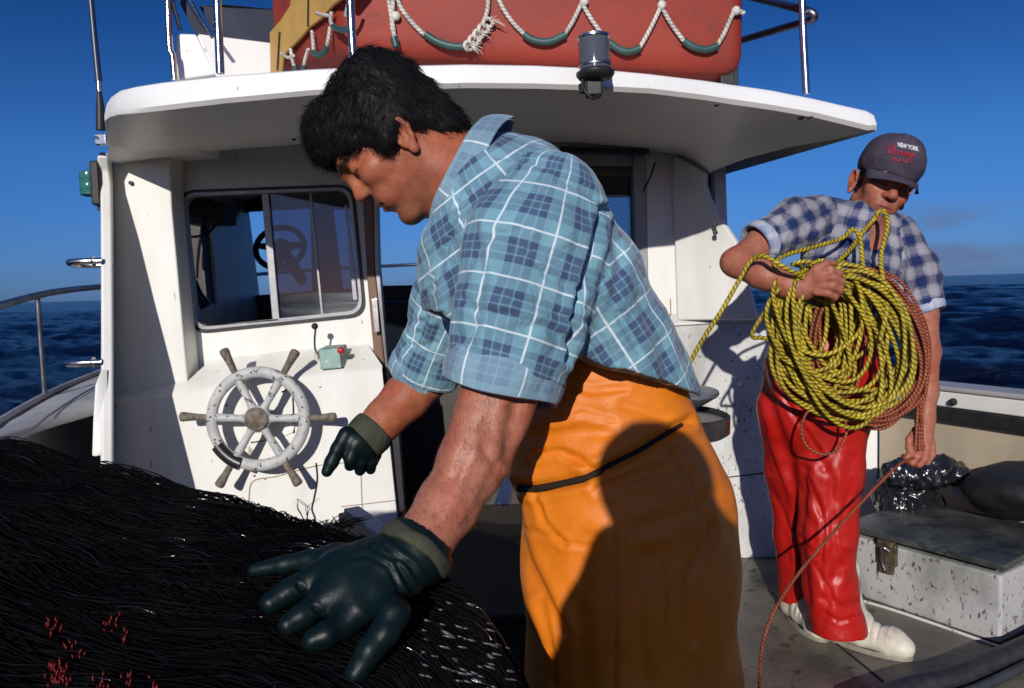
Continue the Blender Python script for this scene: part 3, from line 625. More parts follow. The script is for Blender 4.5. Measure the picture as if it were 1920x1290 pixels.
raft = thing('life_raft', (0.1, 3.0, 2.0), 'big red fabric life raft with looped white lifelines on the roof', 'life raft')
b0 = [P(642, 101, 2.75), P(1396, 141, 2.75)]
b1 = [P(514, 132, 3.35), P(1400, 150, 3.75)]
up = Vector((0.0, 0, 0.5)); base = [b0[0], b0[1], Vector((b0[1].x + 0.02, 3.7, b0[1].z)), b1[0] + Vector((0.2, 0.5, 0)), b1[0]]
cen = sum(base, Vector()) / 5
rows = []
for z, s in ((0.0, 0.93), (0.012, 0.965), (0.035, 0.99), (0.07, 1.0), (0.25, 1.004), (0.47, 1.0), (0.5, 0.98)):
    ring = []
    for i, p in enumerate(base):
        a = (base[i - 1] - p).normalized(); c = (base[(i + 1) % 5] - p).normalized(); r = 0.05
        for t in (0, 0.25, 0.5, 0.75, 1):
            q = (p + a * r) * (1 - t) ** 2 + p * (2 * t * (1 - t)) + (p + c * r) * t * t
            ring.append(cen + (q - cen) * s + Vector((0, 0, z)))
    rows.append(ring)
mb = MB(); mb.grid(rows, closed=True); m_ = len(rows[0]); mb.f.append(list(range(m_))[::-1]); mb.f.append([(len(rows) - 1) * m_ + k for k in range(m_)]); mb.uv += [None, None]; mb.mi += [0, 0]
mb.build('raft_body', RAFT, raft, 60)
RF = 2.735
def rf(lst, d=RF): return [P(x, y, d) for x, y in lst]
SW = [[(742, -40), (748, 5), (764, 32), (790, 60), (800, 66)], [(878, 86), (886, 80)], [(905, 45), (914, 18), (917, -40)],
      [(932, -40), (936, 0), (958, 38), (985, 66)], [(1058, 66), (1074, 40), (1090, 6), (1096, -20)], [(1086, -20), (1092, 6), (1110, 38), (1135, 72), (1142, 80)], [(1198, 92), (1215, 62), (1238, 14), (1242, -12)],
      [(1236, -12), (1242, 14), (1258, 44), (1280, 74), (1284, 78)], [(1344, 86), (1358, 62), (1376, 22), (1382, 20), (1396, 25)], [(722, -30), (730, 8), (737, 50), (741, 78)], [(733, -30), (737, 6), (735, 48), (744, 78)]]
ln = None
for k, sw in enumerate(SW):
    mb = MB(); mb.tube(rf(sw), 0.0078, 8, res=5); o = mb.build('lifeline', ROPEW, raft, 70)
    if k == 0: ln = o
for sl in ([(797, 64), (820, 78), (850, 87), (882, 87)], [(982, 64), (1000, 75), (1030, 78), (1060, 65)], [(1140, 78), (1160, 92), (1180, 97), (1200, 90)], [(1282, 76), (1300, 88), (1325, 93), (1346, 86)], [(738, 70), (743, 88)]):
    mb = MB(); mb.tube(rf(sl, RF - 0.004), 0.0125, 10, res=5); mb.build('grip_sleeve', SLEEVE, raft, 70)
# frayed knot
kn = MB(); rnd = random.Random(5)
for i in range(5):
    t = i / 4; c = Vector((880 + 35 * t, 85 - 42 * t, 0)); pts = []
    for j in range(9):
        a = j / 8 * 6.28; pts.append(P(c.x + 9 * math.cos(a), c.y + 8 * math.sin(a), RF - 0.015 + 0.012 * math.sin(a * 1.5)))
    kn.tube(pts, 0.0065, 6, res=3)
for i in range(34):
    bx, by = ((880, 84), (918, 38), (898, 62))[i % 3]; dx, dy = rnd.uniform(-14, 26), rnd.uniform(-12, 22)
    if bx == 918: dx = rnd.uniform(2, 34)
    p0 = P(bx, by, RF - 0.01); p1 = P(bx + dx * 0.6, by + dy * 0.4, RF - 0.025); p2 = P(bx + dx, by + dy, RF - 0.02 - rnd.random() * 0.02)
    kn.tube([p0, p1, p2], [0.0022, 0.0012, 0.0006], 4, res=3)
kn.build('frayed_knot', ROPEW_FRAY, raft, 80)
for x, y in ((1095, 3), (1241, 10), (1380, 20), (742, 30)): MB().lathe(P(x, y, RF - 0.004), (0, -1, 0), [(0.015, -0.004), (0.014, 0.006), (0.006, 0.012)], 12).build('rope_eyelet', ROPEW_FRAY, raft, 50)
# left end: yellow flap and its lashings
lp0, lp1 = b1[0], b0[0]
ln_n = Vector((lp1 - lp0)).cross(Vector((0, 0, 1))).normalized()
if ln_n.y > 0: ln_n = -ln_n
def lf(x, y, off=0.012): return Ppl(x, y, lp0 + ln_n * off, ln_n)
MB().panel([lf(*q) for q in ((512, 138), (511, 62), (532, 38), (549, 12), (556, -40), (668, -60), (655, -8), (630, 10), (607, 36), (585, 52), (566, 74), (548, 92), (534, 108), (530, 138))], thick=ln_n * 0.012).build('yellow_flap', TARP, raft, bevel=0.003)
for q in ((lf(520, 132, 0.028), lf(524, 60, 0.028)), (lf(577, 50, 0.028), lf(578, -20, 0.028))): MB().tube(q, 0.004, 6).build('flap_seam', RUBBER, raft, 60)
for sw in ([(594, 24), (608, 28), (620, 30)], [(622, 22), (620, 40), (626, 52)], [(585, 58), (587, 80), (588, 100)], [(619, 50), (616, 72), (612, 90)], [(545, 92), (548, 112), (553, 128)], [(528, 100), (540, 108), (550, 104)], [(578, 92), (572, 112), (570, 125)], [(655, -10), (652, 12), (648, 30)]):
    mb = MB(); mb.tube([lf(x, y, 0.022) for x, y in sw], 0.0068, 8, res=5); mb.build('lifeline', ROPEW, raft, 70)
for sw in ([(588, 98), (597, 104), (608, 98), (613, 86)], [(625, 50), (640, 56), (656, 54)], [(570, 122), (568, 140)], [(553, 126), (556, 140)]):
    mb = MB(); mb.tube([lf(x, y, 0.024) for x, y in sw], 0.0105, 8, res=5); mb.build('grip_sleeve', SLEEVE, raft, 70)
for c, q in ((P(1360, 141, 2.82), (0.05, 0.06, 0.08)), (P(760, 122, 2.95), (0.05, 0.06, 0.10)), (P(1376, 145, 3.2), (0.02, 0.06, 0.09))): MB().box(c, q).build('raft_foot', RUBBER, raft, bevel=0.005)

fly = thing('roof_console', (-1.0, 3.4, 2.1), 'white moulded console on the left of the roof under a navy canvas screen', 'console')
f1 = [P(*q) for q in ((327, 152, 3.25), (329, 62, 3.25), (366, 63, 3.25), (404, 140, 3.25))]; f2 = [P(*q) for q in ((366, 63, 3.25), (398, 68, 3.36), (520, 82, 3.36), (520, 150, 3.36), (404, 145, 3.25))]
MB().panel(f1, thick=Vector((-0.02, 0.5, 0))).build('console_body', ROOFW, fly, bevel=0.01)
MB().panel(f2, thick=Vector((0.02, 0.5, 0))).build('console_body', ROOFW, fly, bevel=0.01)
MB().panel([P(*q) for q in ((352, -10, 3.42), (366, 12, 3.42), (548, 24, 3.52), (556, -10, 3.52))] if False else [P(*q) for q in ((372, 10, 3.42), (420, 8, 3.42), (552, 20, 3.5), (548, 82, 3.5), (424, 74, 3.42), (398, 58, 3.42))], thick=Vector((0, 0.03, 0))).build('canvas_screen', CANOPY, fly, bevel=0.006)
MB().panel([P(*q) for q in ((331, -5, 3.3), (345, -5, 3.3), (430, 128, 3.3), (426, 146, 3.3), (405, 138, 3.3))], thick=Vector((0, 0.02, 0))).build('canvas_strap', CANOPY, fly, bevel=0.004)

rr = thing('roof_rail', (-1.0, 2.8, 2.05), 'polished steel guard rail posts on the left of the white roof', 'guard rail')
for pts, r in (([(405, -60, 2.62), (409, 40, 2.62), (413, 138, 2.62)], 0.0135), ([(314, -60, 3.2), (316, 40, 3.2), (319, 92, 3.2), (324, 106, 3.2), (328, 150, 3.2)], 0.0125), ([(655, -60, 2.36), (659, 50, 2.36), (664, 124, 2.36)], 0.0125)):
    mb = MB(); mb.tube([P(*q) for q in pts], r, 14, res=5); mb.build('rail_post', STEEL, rr, 70)
mb = MB(); mb.tube([P(*q) for q in ((346, -20, 3.22), (372, 30, 3.18), (398, 70, 3.14))], 0.007, 8); mb.build('rail_brace', STEELD, rr, 60); MB().tube([P(*q) for q in ((322, 0, 3.22), (338, 56, 3.3))], 0.008, 8).build('rail_brace', STEELD, rr, 60)
rr2 = thing('roof_rail', (1.0, 2.7, 2.0), 'steel rail bent round a post on the right corner of the roof', 'guard rail')
mb = MB(); mb.tube([P(*q) for q in ((1502, -60, 2.66), (1506, 60, 2.66), (1512, 176, 2.66))], 0.0118, 12, res=4); mb.build('rail_post', STEEL, rr2, 70)
mb = MB(); mb.tube([P(*q) for q in ((1300, -40, 3.4), (1400, -8, 3.1), (1480, 12, 2.76), (1508, 19, 2.68), (1524, 26, 2.66), (1525, 34, 2.67), (1510, 41, 2.72), (1460, 55, 2.9), (1395, 74, 3.2), (1300, 102, 3.6))], 0.0135, 12, res=6); mb.build('handrail', STEELD, rr2, 70)

# ---------------- stern light, side light, antenna, grab handles
SLENS = pbr('smoked_lens', (0.10, 0.11, 0.13), rough=0.08, spec=0.8, trans=0.25)
sl = thing('stern_light', tuple(P(1115, 137, 2.30)), 'round smoked-glass stern light on a black bracket at the roof edge', 'light')
c = P(1116, 134, 2.285); axu = Vector((-0.03, 0, 1)).normalized()
MB().lathe(c, axu, [(0.030, 0.0), (0.044, 0.004), (0.044, 0.082), (0.041, 0.090)], 28).build('lens', SLENS, sl, 40)
MB().lathe(c, axu, [(0.040, 0.0905), (0.0455, 0.091), (0.0455, 0.097), (0.030, 0.104), (0.002, 0.106)], 28).build('cap', STEEL, sl, 40)
mb = MB(); mb.lathe(c, axu, [(0.0458, 0.012), (0.0462, 0.013), (0.0462, 0.018), (0.0458, 0.019)], 28); mb.build('lens_band', STEELD, sl, 40)
MB().lathe(c, axu, [(0.02, -0.028), (0.046, -0.020), (0.054, -0.010), (0.054, -0.002), (0.046, 0.0015)], 28).build('base', RUBBER, sl, 40)
mb = MB(); mb.box(c + Vector((-0.004, 0.012, -0.045)), (0.045, 0.05, 0.045)); mb.build('bracket', RUBBER, sl, bevel=0.006)
mb = MB(); mb.tube([P(*q) for q in ((1094, 150, 2.27), (1096, 168, 2.25), (1110, 184, 2.25), (1120, 180, 2.27), (1118, 160, 2.29))], 0.0045, 8, res=6); mb.build('cable', RUBBER, sl, 70)
mb = MB(); mb.tube([P(*q) for q in ((1118, 176, 2.33), (1060, 172, 2.5), (1000, 190, 2.7), (945, 214, 2.95), (900, 222, 3.1))], 0.005, 8, res=6); mb.build('cable', RUBBER, sl, 70)
nl = thing('side_light', tuple(P(188, 345, 3.45)), 'green starboard-style side light in a black housing on the cabin edge', 'light')
nl['label'] = 'green glass side light in a black housing on the cabin edge'
mb = MB(); mb.box(P(190, 346, 3.52), (0.04, 0.12, 0.19)); mb.build('housing', RUBBER, nl, bevel=0.01)
GL = pbr('green_lens', (0.05, 0.22, 0.20), rough=0.15, spec=0.7, trans=0.35)
rows = []
pc = P(182, 344, 3.52)
MB().lathe(pc + Vector((-0.028, 0, -0.055)), (0, 0, 1), [(0.028, 0), (0.044, 0.006), (0.044, 0.03), (0.046, 0.033), (0.044, 0.036), (0.044, 0.072), (0.046, 0.075), (0.044, 0.078), (0.044, 0.104), (0.028, 0.11)], 24).build('lens', GL, nl, 35)
mb = MB(); mb.box(P(194, 385, 3.52), (0.03, 0.06, 0.05)); mb.build('bracket', RUBBER, nl, bevel=0.006)
an = thing('whip_antenna', tuple(P(187, 262, 3.46)), 'thin dark whip antenna clamped to the left edge of the cabin', 'antenna')
mb = MB(); mb.tube([P(*q) for q in ((165, -60, 3.46), (176, 60, 3.46), (185, 152, 3.46))], [0.012, 0.013, 0.015], 10, res=4); mb.build('rod', pbr('navy_paint', (0.02, 0.03, 0.07), 0.35), an, 70)
mb = MB(); mb.tube([P(184.6, 150, 3.46), P(186.5, 172, 3.46)], 0.011, 10); mb.build('ferrule', STEEL, an, 50)
mb = MB(); mb.tube([P(186, 172, 3.46), P(188, 200, 3.46), P(189, 244, 3.46)], [0.010, 0.017, 0.019], 12); mb.build('base', RUBBER, an, 50)
mb = MB(); mb.box(P(191, 262, 3.46), (0.05, 0.03, 0.045)); mb.build('clamp', STEEL, an, bevel=0.004); MB().tube([P(178, 257, 3.44), P(196, 264, 3.46)], 0.006, 6).build('clamp_bolt', STEEL, an, 60); MB().tube([P(187, 289, 3.46), P(200, 289, 3.46)], 0.007, 6).build('clamp_bolt', STEEL, an, 60)
for (y0, D, lab) in ((493, 3.38, 'upper chrome grab handle looped out from the cabin edge'), (680, 3.22, 'lower chrome grab handle looped out from the cabin edge beside the foredeck')):
    g = thing('grab_handle', tuple(P(192, y0, D)), lab, 'grab handle', 'chrome grab handles on the cabin edge')
    a = P(192, y0, D); u = Vector((-1, -0.15, 0)).normalized(); w = Vector((0.1, -0.98, 0.12)).normalized()
    mb = MB(); L = 0.118; hw = 0.055
    mb.tube([a + w * hw + u * -0.02, a + w * hw + u * 0.07, a + w * hw * 0.6 + u * L, a - w * hw * 0.6 + u * L, a - w * hw + u * 0.07, a - w * hw - u * 0.02], 0.0125, 12, res=8); mb.build('bar', STEEL, g, 70)
    for q in (hw, -hw): MB().lathe(a + w * q + Vector((-0.012, 0, 0)), (-1, 0, 0), [(0.022, 0), (0.022, 0.004), (0.014, 0.010)], 16).build('flange', STEEL, g, 45)

# ---------------- ship's wheel
WP = pbr('chipped_white_paint', (0.50, 0.50, 0.48), rough=0.55, col2=(0.36, 0.36, 0.36), nscale=16, nlo=0.35, nhi=0.7, col3=(0.09, 0.075, 0.06), n3scale=44, n3lo=0.60, n3hi=0.64, bump=0.12, bscale=60)
wh = thing('steering_wheel', tuple(P(485, 785, 3.43)), 'white ship wheel with six worn wooden handles on the console', 'ship wheel')
wc = P(484, 785, 3.425); wn = Vector((0.0, -1, 0.09)).normalized(); wx = RGT - wn * RGT.dot(wn); wx.normalize(); wy = wn.cross(wx); wy = -wy if wy.z < 0 else wy
mm = 3.425 / F_PX
def wpt(r_, a, h=0.0): return wc + (wx * math.cos(a) + wy * math.sin(a)) * (r_ * mm) + wn * h
rows = []
for k in range(72):
    a = 2 * math.pi * k / 72
    rows.append([wpt(98, a, -0.012), wpt(99, a, 0), wpt(96.5, a, 0.013), wpt(89, a, 0.0165), wpt(80, a, 0.013), wpt(77, a, 0), wpt(79, a, -0.012), wpt(89, a, -0.015)])
rows.append(rows[0]); mb = MB(); mb.grid(rows, closed=True); mb.build('rim', WP, wh, 60)
for a in (0.25, 1.0, 1.7, 2.5, 3.1, 3.6, 4.2, 4.8, 5.6): MB().lathe(wpt(88, a, 0.015), wn, [(0.005, -0.002), (0.005, 0.002), (0.001, 0.0025)], 8).build('rim_screw', RUBBER, wh, 40)
tape = MB(); tape.tube([wpt(91, RAD(d), 0.002) for d in range(214, 252, 4)], 0.03, 10); tape.build('tape_wrap', pbr('black_tape', (0.015, 0.015, 0.017), 0.35), wh, 50)
HA = [1, 61, 117, 178.5, 240, 302]
for d in HA:
    a = RAD(d); r0 = 20
    mb = MB(); pr = []
    dirv = (wpt(100, a) - wpt(0, a)).normalized()
    mb.lathe(wpt(r0, a), dirv, [(0.022, 0), (0.015, 0.035), (0.017, 0.075), (0.0195, (80 - r0) * mm)], 14); mb.build('spoke', WP, wh, 60)
    mb = MB(); L = (148 - 97) * mm
    mb.lathe(wpt(97, a), dirv, [(0.014, -0.004), (0.014, 0.012), (0.0165, L * 0.5), (0.0215, L * 0.86), (0.020, L * 0.96), (0.012, L)], 14); mb.build('handle', WOODG, wh, 60)
MB().lathe(wc, wn, [(0.055, -0.02), (0.060, 0.004), (0.056, 0.016), (0.053, 0.022)], 28).build('hub', WP, wh, 45)
MB().lathe(wc, wn, [(0.051, 0.018), (0.051, 0.030), (0.047, 0.034), (0.001, 0.036)], 28).build('hub_cap', WOODG, wh, 45)
MB().lathe(wc, -wn, [(0.03, 0.0), (0.03, 0.17)], 18).build('shaft', STEELD, wh, 45)

# ---------------- throttle control
TEAL = pbr('flaking_teal_paint', (0.16, 0.30, 0.26), rough=0.5, col2=(0.10, 0.21, 0.19), nscale=16, col3=(0.42, 0.44, 0.40), n3scale=30, n3lo=0.58, n3hi=0.62, bump=0.1, bscale=60)
th = thing('throttle_control', tuple(P(618, 690, 3.62)), 'small teal engine control box with two levers beside the wheel', 'engine control')
tb = [P(*q) for q in ((601, 694, 3.545), (641, 690, 3.545), (637, 652, 3.56), (596, 655, 3.56))]
MB().panel(tb, thick=Vector((0.012, 0.10, 0.01))).build('control_box', TEAL, th, bevel=0.006)
MB().panel([P(*q) for q in ((588, 683, 3.64), (596, 690, 3.64), (596, 658, 3.65), (588, 660, 3.65))], thick=Vector((0, 0.06, 0))).build('side_plate', pbr('tan_plate', (0.42, 0.36, 0.28), 0.5), th, bevel=0.003)
mb = MB(); mb.tube([P(*q) for q in ((598, 668, 3.63), (591, 655, 3.61), (590, 635, 3.59), (592, 614, 3.58))], 0.005, 8, res=5); lv = mb.build('lever', STEEL, th, 60)
mb = MB(); mb.lathe(P(590.5, 617, 3.58), (0, 0, 1), [(0.004, -0.002), (0.013, 0.004), (0.0155, 0.013), (0.012, 0.023), (0.002, 0.028)], 16); mb.build('knob', RUBBER, lv, 60)
mb = MB(); mb.tube([P(*q) for q in ((636, 680, 3.62), (640, 668, 3.58), (640, 658, 3.55))], 0.005, 8, res=5); lv = mb.build('lever', STEEL, th, 60)
mb = MB(); mb.lathe(P(640, 663, 3.545), (0, -0.25, 1), [(0.004, -0.002), (0.014, 0.004), (0.0175, 0.015), (0.013, 0.027), (0.002, 0.032)], 16); mb.build('knob', pbr('red_plastic', (0.45, 0.03, 0.03), 0.25), lv, 60)

# ---------------- inside the cabin: helm wheel, handset, dangling cable
iw = thing('helm_wheel', tuple(P(525, 465, 4.6)), 'black three-spoke steering wheel behind the window glass', 'steering wheel')
ic = P(525, 464, 4.6); ix = Vector((1, 0, 0)); iy = Vector((0, 0.42, 0.9)).normalized(); im = 4.6 / F_PX
mb = MB(); mb.tube([ic + (ix * math.cos(t) * 45 + iy * math.sin(t) * 42) * im for t in np.linspace(0, 6.283, 41)[:-1]], 0.017, 10, closed=True); mb.build('rim', RUBBER, iw, 70)
mb = MB()
for a in (0.12, 3.02, 4.71): mb.tube([ic + Vector((0, 0.03, 0)), ic + (ix * math.cos(a) * 45 + iy * math.sin(a) * 42) * im], [0.03, 0.014], 8)
mb.lathe(ic + Vector((0, 0.03, 0)), (0, -0.9, 0.42), [(0.05, 0), (0.05, 0.02), (0.03, 0.035)], 18); mb.tube([ic + Vector((0, 0.03, 0)), ic + Vector((0, 0.45, -0.18))], 0.035, 10); mb.build('spokes', RUBBER, iw, 50)
hb = thing('radio_handset', tuple(P(378, 560, 4.1)), 'black radio handset hanging by a coiled cable behind the left pane', 'handset')
mb = MB(); mb.tube([P(*q) for q in ((364, 528, 4.1), (372, 552, 4.08), (386, 574, 4.1))], [0.018, 0.024, 0.03], 12, res=4); mb.build('grip', pbr('glossy_black', (0.01, 0.01, 0.012), 0.15), hb, 60)
cp = []
for k in range(260):
    t = k / 259; c = P(385 - 15 * t - 4 * math.sin(3 * t), 405 + 118 * t, 4.1); a = k * 0.78; q = 0.011 * (1 - 0.55 * t)
    cp.append(c + Vector((math.cos(a) * q, math.sin(a) * q, 0)))
mb = MB(); mb.tube(cp, 0.0028, 5); mb.build('coiled_cable', RUBBER, hb, 70)
mb = MB(); mb.tube([P(*q) for q in ((342, 440, 4.15), (365, 444, 4.15), (390, 436, 4.15), (406, 420, 4.2))], 0.007, 8, res=6); tag(mb.build('wire_loop', RUBBER, None, 70), 'black wire sagging across the left side window inside the cabin', 'wire')

# ---------------- hauler (capstan) behind the orange trousers
hl = thing('rope_hauler', tuple(P(1300, 830, 2.35)), 'dark steel rope hauler with two stacked round plates', 'hauler')
hc = P(1268, 737, 2.3)
MB().lathe(hc, (0.02, -0.05, 1), [(0.05, -0.05), (0.118, -0.004), (0.122, 0.002), (0.120, 0.009), (0.05, 0.014), (0.04, 0.03), (0.001, 0.031)], 40).build('sheave_plate', pbr('scuffed_grey_steel', (0.34, 0.34, 0.35), 0.4, metal=0.7, col2=(0.12, 0.12, 0.13), nscale=20), hl, 40)
mb = MB(); mb.lathe(hc + Vector((0.01, 0.0, -0.075)), (0.02, -0.05, 1), [(0.06, -0.05), (0.128, -0.045), (0.142, -0.035), (0.142, 0.012), (0.134, 0.016), (0.130, 0.004), (0.06, 0.004)], 44); mb.build('lower_plate', pbr('dark_wet_steel', (0.045, 0.045, 0.055), 0.3, metal=0.5, col2=(0.09, 0.08, 0.08), nscale=14), hl, 40)
mb = MB(); mb.lathe(Vector((hc.x + 0.04, hc.y + 0.02, 0)), (0, 0, 1), [(0.09, 0), (0.09, 0.02), (0.05, 0.03), (0.05, hc.z - 0.13)], 24); mb.build('pedestal', pbr('dark_grey_paint', (0.07, 0.075, 0.09), 0.5), hl, 40)

# ---------------- fish box on deck
FB = pbr('stained_box_paint', (0.43, 0.43, 0.42), rough=0.6, col2=(0.13, 0.135, 0.12), nscale=4.0, nlo=0.44, nhi=0.74, col3=(0.06, 0.055, 0.05), n3scale=55, n3lo=0.58, n3hi=0.68, stretch=(1, 1, 0.6), bump=0.1, bscale=30)
FL = pbr('wet_dark_lid', (0.050, 0.056, 0.054), rough=0.42, col2=(0.16, 0.165, 0.15), nscale=4.2, nlo=0.5, nhi=0.7, bump=0.3, bscale=50, col3=(0.024, 0.03, 0.036), n3scale=9, n3lo=0.5, n3hi=0.62)
bx = thing('fish_box', (1.6, 3.0, 0), 'low speckled white fish box with a dark wet lid', 'fish box')
C1 = Pz(1598, 1116, 0); C2 = Pz(1876, 1211, 0); du = (C2 - C1).normalized(); dv = Vector((-du.y, du.x, 0))
if dv.x < 0: dv = -dv
C3 = C2 + dv * 0.52; C4 = C1 + dv * 0.52; Hh = Vector((0, 0, 0.245)); zz = Vector((0, 0, 0.004))
mb = MB(); mb.add([C1 + zz, C2 + zz, C3 + zz, C4 + zz, C1 + Hh, C2 + Hh, C3 + Hh, C4 + Hh], [(3, 2, 1, 0), (4, 5, 6, 7), (0, 1, 5, 4), (1, 2, 6, 5), (2, 3, 7, 6), (3, 0, 4, 7)]); mb.build('box_body', FB, bx, bevel=0.012)
e = 0.02; L4 = [C1 - du * e - dv * e, C2 + du * e - dv * e, C3 + du * e + dv * 0, C4 - du * e + dv * 0]
rows = []
for i in range(13):
    rr_ = []
    for j in range(9):
        a = L4[0].lerp(L4[1], i / 12); b_ = L4[3].lerp(L4[2], i / 12); p = a.lerp(b_, j / 8)
        rr_.append(p + Hh + Vector((0, 0, 0.024 + 0.012 * math.sin(math.pi * j / 8) + 0.004 * mnoise.noise(p * 6))))
    rows.append(rr_)
mb = MB(); mb.grid(rows); mb.build('lid', FL, bx, 60, solid=0.024, soff=-1 if False else 1.0, bevel=0.005)
lc = C1.lerp(C2, 0.28) + Hh - dv * 0.012
mb = MB(); mb.box(lc + Vector((0, 0, -0.03)), (0.075, 0.02, 0.085), (du, dv, Vector((0, 0, 1)))); mb.box(lc + Vector((0, 0, -0.085)) - dv * 0.004, (0.055, 0.02, 0.04), (du, dv, Vector((0, 0, 1)))); mb.box(lc + Vector((0, 0, 0.015)) - dv * 0.008, (0.06, 0.03, 0.02), (du, dv, Vector((0, 0, 1)))); mb.build('latch', pbr('corroded_brass', (0.17, 0.13, 0.08), 0.45, metal=0.5, col2=(0.05, 0.045, 0.035), nscale=40), bx, bevel=0.004)
mb = MB(); mb.tube([lc + Vector((0, 0, -0.01)) - dv * 0.02 + du * 0.02, lc + Vector((0, 0, 0.0)) - dv * 0.035, lc + Vector((0, 0, -0.05)) - dv * 0.024 - du * 0.01, lc + Vector((0, 0, -0.09)) - dv * 0.018], 0.005, 8, res=4); mb.build('latch_wire', STEEL, bx, 60)
mb = MB(); mb.tube([Pz(1602, 1122, 0.004), Pz(1700, 1152, 0.004), Pz(1880, 1215, 0.004)], 0.006, 6, res=3); mb.build('base_bead', DIRTY, bx, 60)

# ---------------- black plastic bag, black rubber bundle, hose
def blob(name, prims, h, mat, amp, sc, seed, label, cat, folds=None):
    pts = np.array([list(p[0]) for p in prims]); R = max(max(p[1]) if isinstance(p[1], (tuple, list)) else p[1] for p in prims) + 0.05
    F = Field.uni(pts.min(0) - R, pts.max(0) + R, h); I3 = np.eye(3)
    for c, r in prims: F.ell(c, I3, r if isinstance(r, (tuple, list)) else (r, r, r), 0.03)
    V, Q = F.mesh(); N = vnormals(V, Q); V = V + N * (fbm(V, sc, amp, 4, seed)[:, None])
    if folds: V = V + N * ((np.abs(fbm(V, folds[0], 1.0, 2, seed + 3)) * folds[1])[:, None])
    V[:, 2] = np.maximum(V[:, 2], 0.003)
    o = np_obj(name, V, Q, mat); return tag(o, label, cat)
BAG = pbr('black_plastic', (0.012, 0.013, 0.016), rough=0.16, spec=0.7, bump=0.3, bscale=28, bdist=0.02)
c = P(1722, 884, 3.28)
blob('plastic_bag', [(c, (0.115, 0.10, 0.05)), (c + Vector((0.06, 0, 0.02)), (0.07, 0.07, 0.042)), (c + Vector((-0.09, 0.0, -0.01)), (0.06, 0.06, 0.04)), (c + Vector((0.13, -0.02, -0.01)), (0.07, 0.07, 0.04)), (c + Vector((0, 0.1, -0.14)), (0.13, 0.12, 0.14))], 0.007, BAG, 0.024, 13, 2.0, 'crumpled shiny black plastic bag under the hand beside the bulwark', 'bag', (19, 0.024))
c = P(1925, 912, 2.98)
blob('oilskin_bundle', [(c, (0.18, 0.20, 0.085)), (c + Vector((-0.10, 0.05, -0.03)), (0.10, 0.13, 0.06)), (c + Vector((0.22, 0.0, 0.02)), (0.2, 0.2, 0.10)), (c + Vector((0.08, 0.10, -0.08)), (0.22, 0.16, 0.07))], 0.011, pbr('black_oilskin', (0.012, 0.012, 0.013), 0.55), 0.014, 5, 7.0, 'matte black bundle heaped on the fish box at the right edge', 'bundle')
mb = MB(); mb.tube([Pz(1600, 1330, 0.03), Pz(1700, 1292, 0.03), Pz(1790, 1272, 0.03), Pz(1870, 1238, 0.03), Pz(1960, 1196, 0.04), Pz(2100, 1120, 0.05)], 0.036, 14, res=8)
tag(mb.build('hose', pbr('black_ribbed_hose', (0.014, 0.014, 0.016), 0.5, col2=(0.03, 0.03, 0.034), nscale=30), None, 70), 'thick black hose lying on the deck at the lower right corner', 'hose')
mb = MB(); mb.tube([Pz(1780, 1310, 0.02), Pz(1850, 1283, 0.02), Pz(1930, 1243, 0.02), Pz(2050, 1180, 0.02)], 0.016, 12, res=8)
tag(mb.build('rope', rope_mat('blue_grey_rope', (0.05, 0.058, 0.07), (0.03, 0.035, 0.045), freq=110), None, 70), 'thick blue-grey laid rope beside the black hose at the lower right corner', 'rope')
c = P(1825, 915, 3.15)
mb = MB(); mb.panel([P(1808, 916, 3.2), P(1822, 907, 3.2), P(1824, 926, 3.15), P(1790, 928, 3.15)], thick=Vector((0.01, 0.04, 0.01)))
tag(mb.build('rag', pbr('grey_rag', (0.36, 0.34, 0.31), 0.8), None, bevel=0.004), 'scrap of pale rag on the lid of the fish box', 'rag')
# dark hatch box on deck between the heap and the orange trousers, grey bin edge
hb2 = thing('engine_hatch', (0.0, 2.2, 0), 'dark green hatch box on the deck between the two fishermen and the doorway', 'hatch')
hb2['label'] = 'dark olive hatch box on the deck in front of the doorway'
mb = MB(); zt = 0.42; mb.box((0.0, 2.35, zt / 2), (0.75, 0.75, zt)); mb.build('hatch_body', pbr('dark_olive_paint', (0.03, 0.032, 0.022), 0.5, col2=(0.05, 0.045, 0.03), nscale=6), hb2, bevel=0.012)
mb = MB(); mb.box((0.0, 2.35, zt + 0.014), (0.79, 0.79, 0.026)); mb.build('hatch_lid', pbr('dark_brown_lid', (0.020, 0.016, 0.012), 0.6, spec=0.2), hb2, bevel=0.008)
gb = thing('fish_bin', tuple(P(690, 1010, 2.2)), 'grey plastic bin with a flat rim behind the black heap', 'bin')
rim = [P(644, 953, 2.35), P(672, 948, 2.35), P(735, 990, 2.05), P(712, 1004, 2.05)]
MB().panel(rim, thick=Vector((0, 0, -0.02))).build('rim', pbr('grey_plastic', (0.36, 0.36, 0.38), 0.5), gb, bevel=0.004)
MB().panel([P(634, 962, 2.34), P(664, 955, 2.34), P(725, 1000, 2.06), P(690, 1035, 2.05)], thick=Vector((0, 0, -0.5))).build('bin_body', pbr('navy_plastic', (0.014, 0.016, 0.03), 0.45), gb, bevel=0.004)

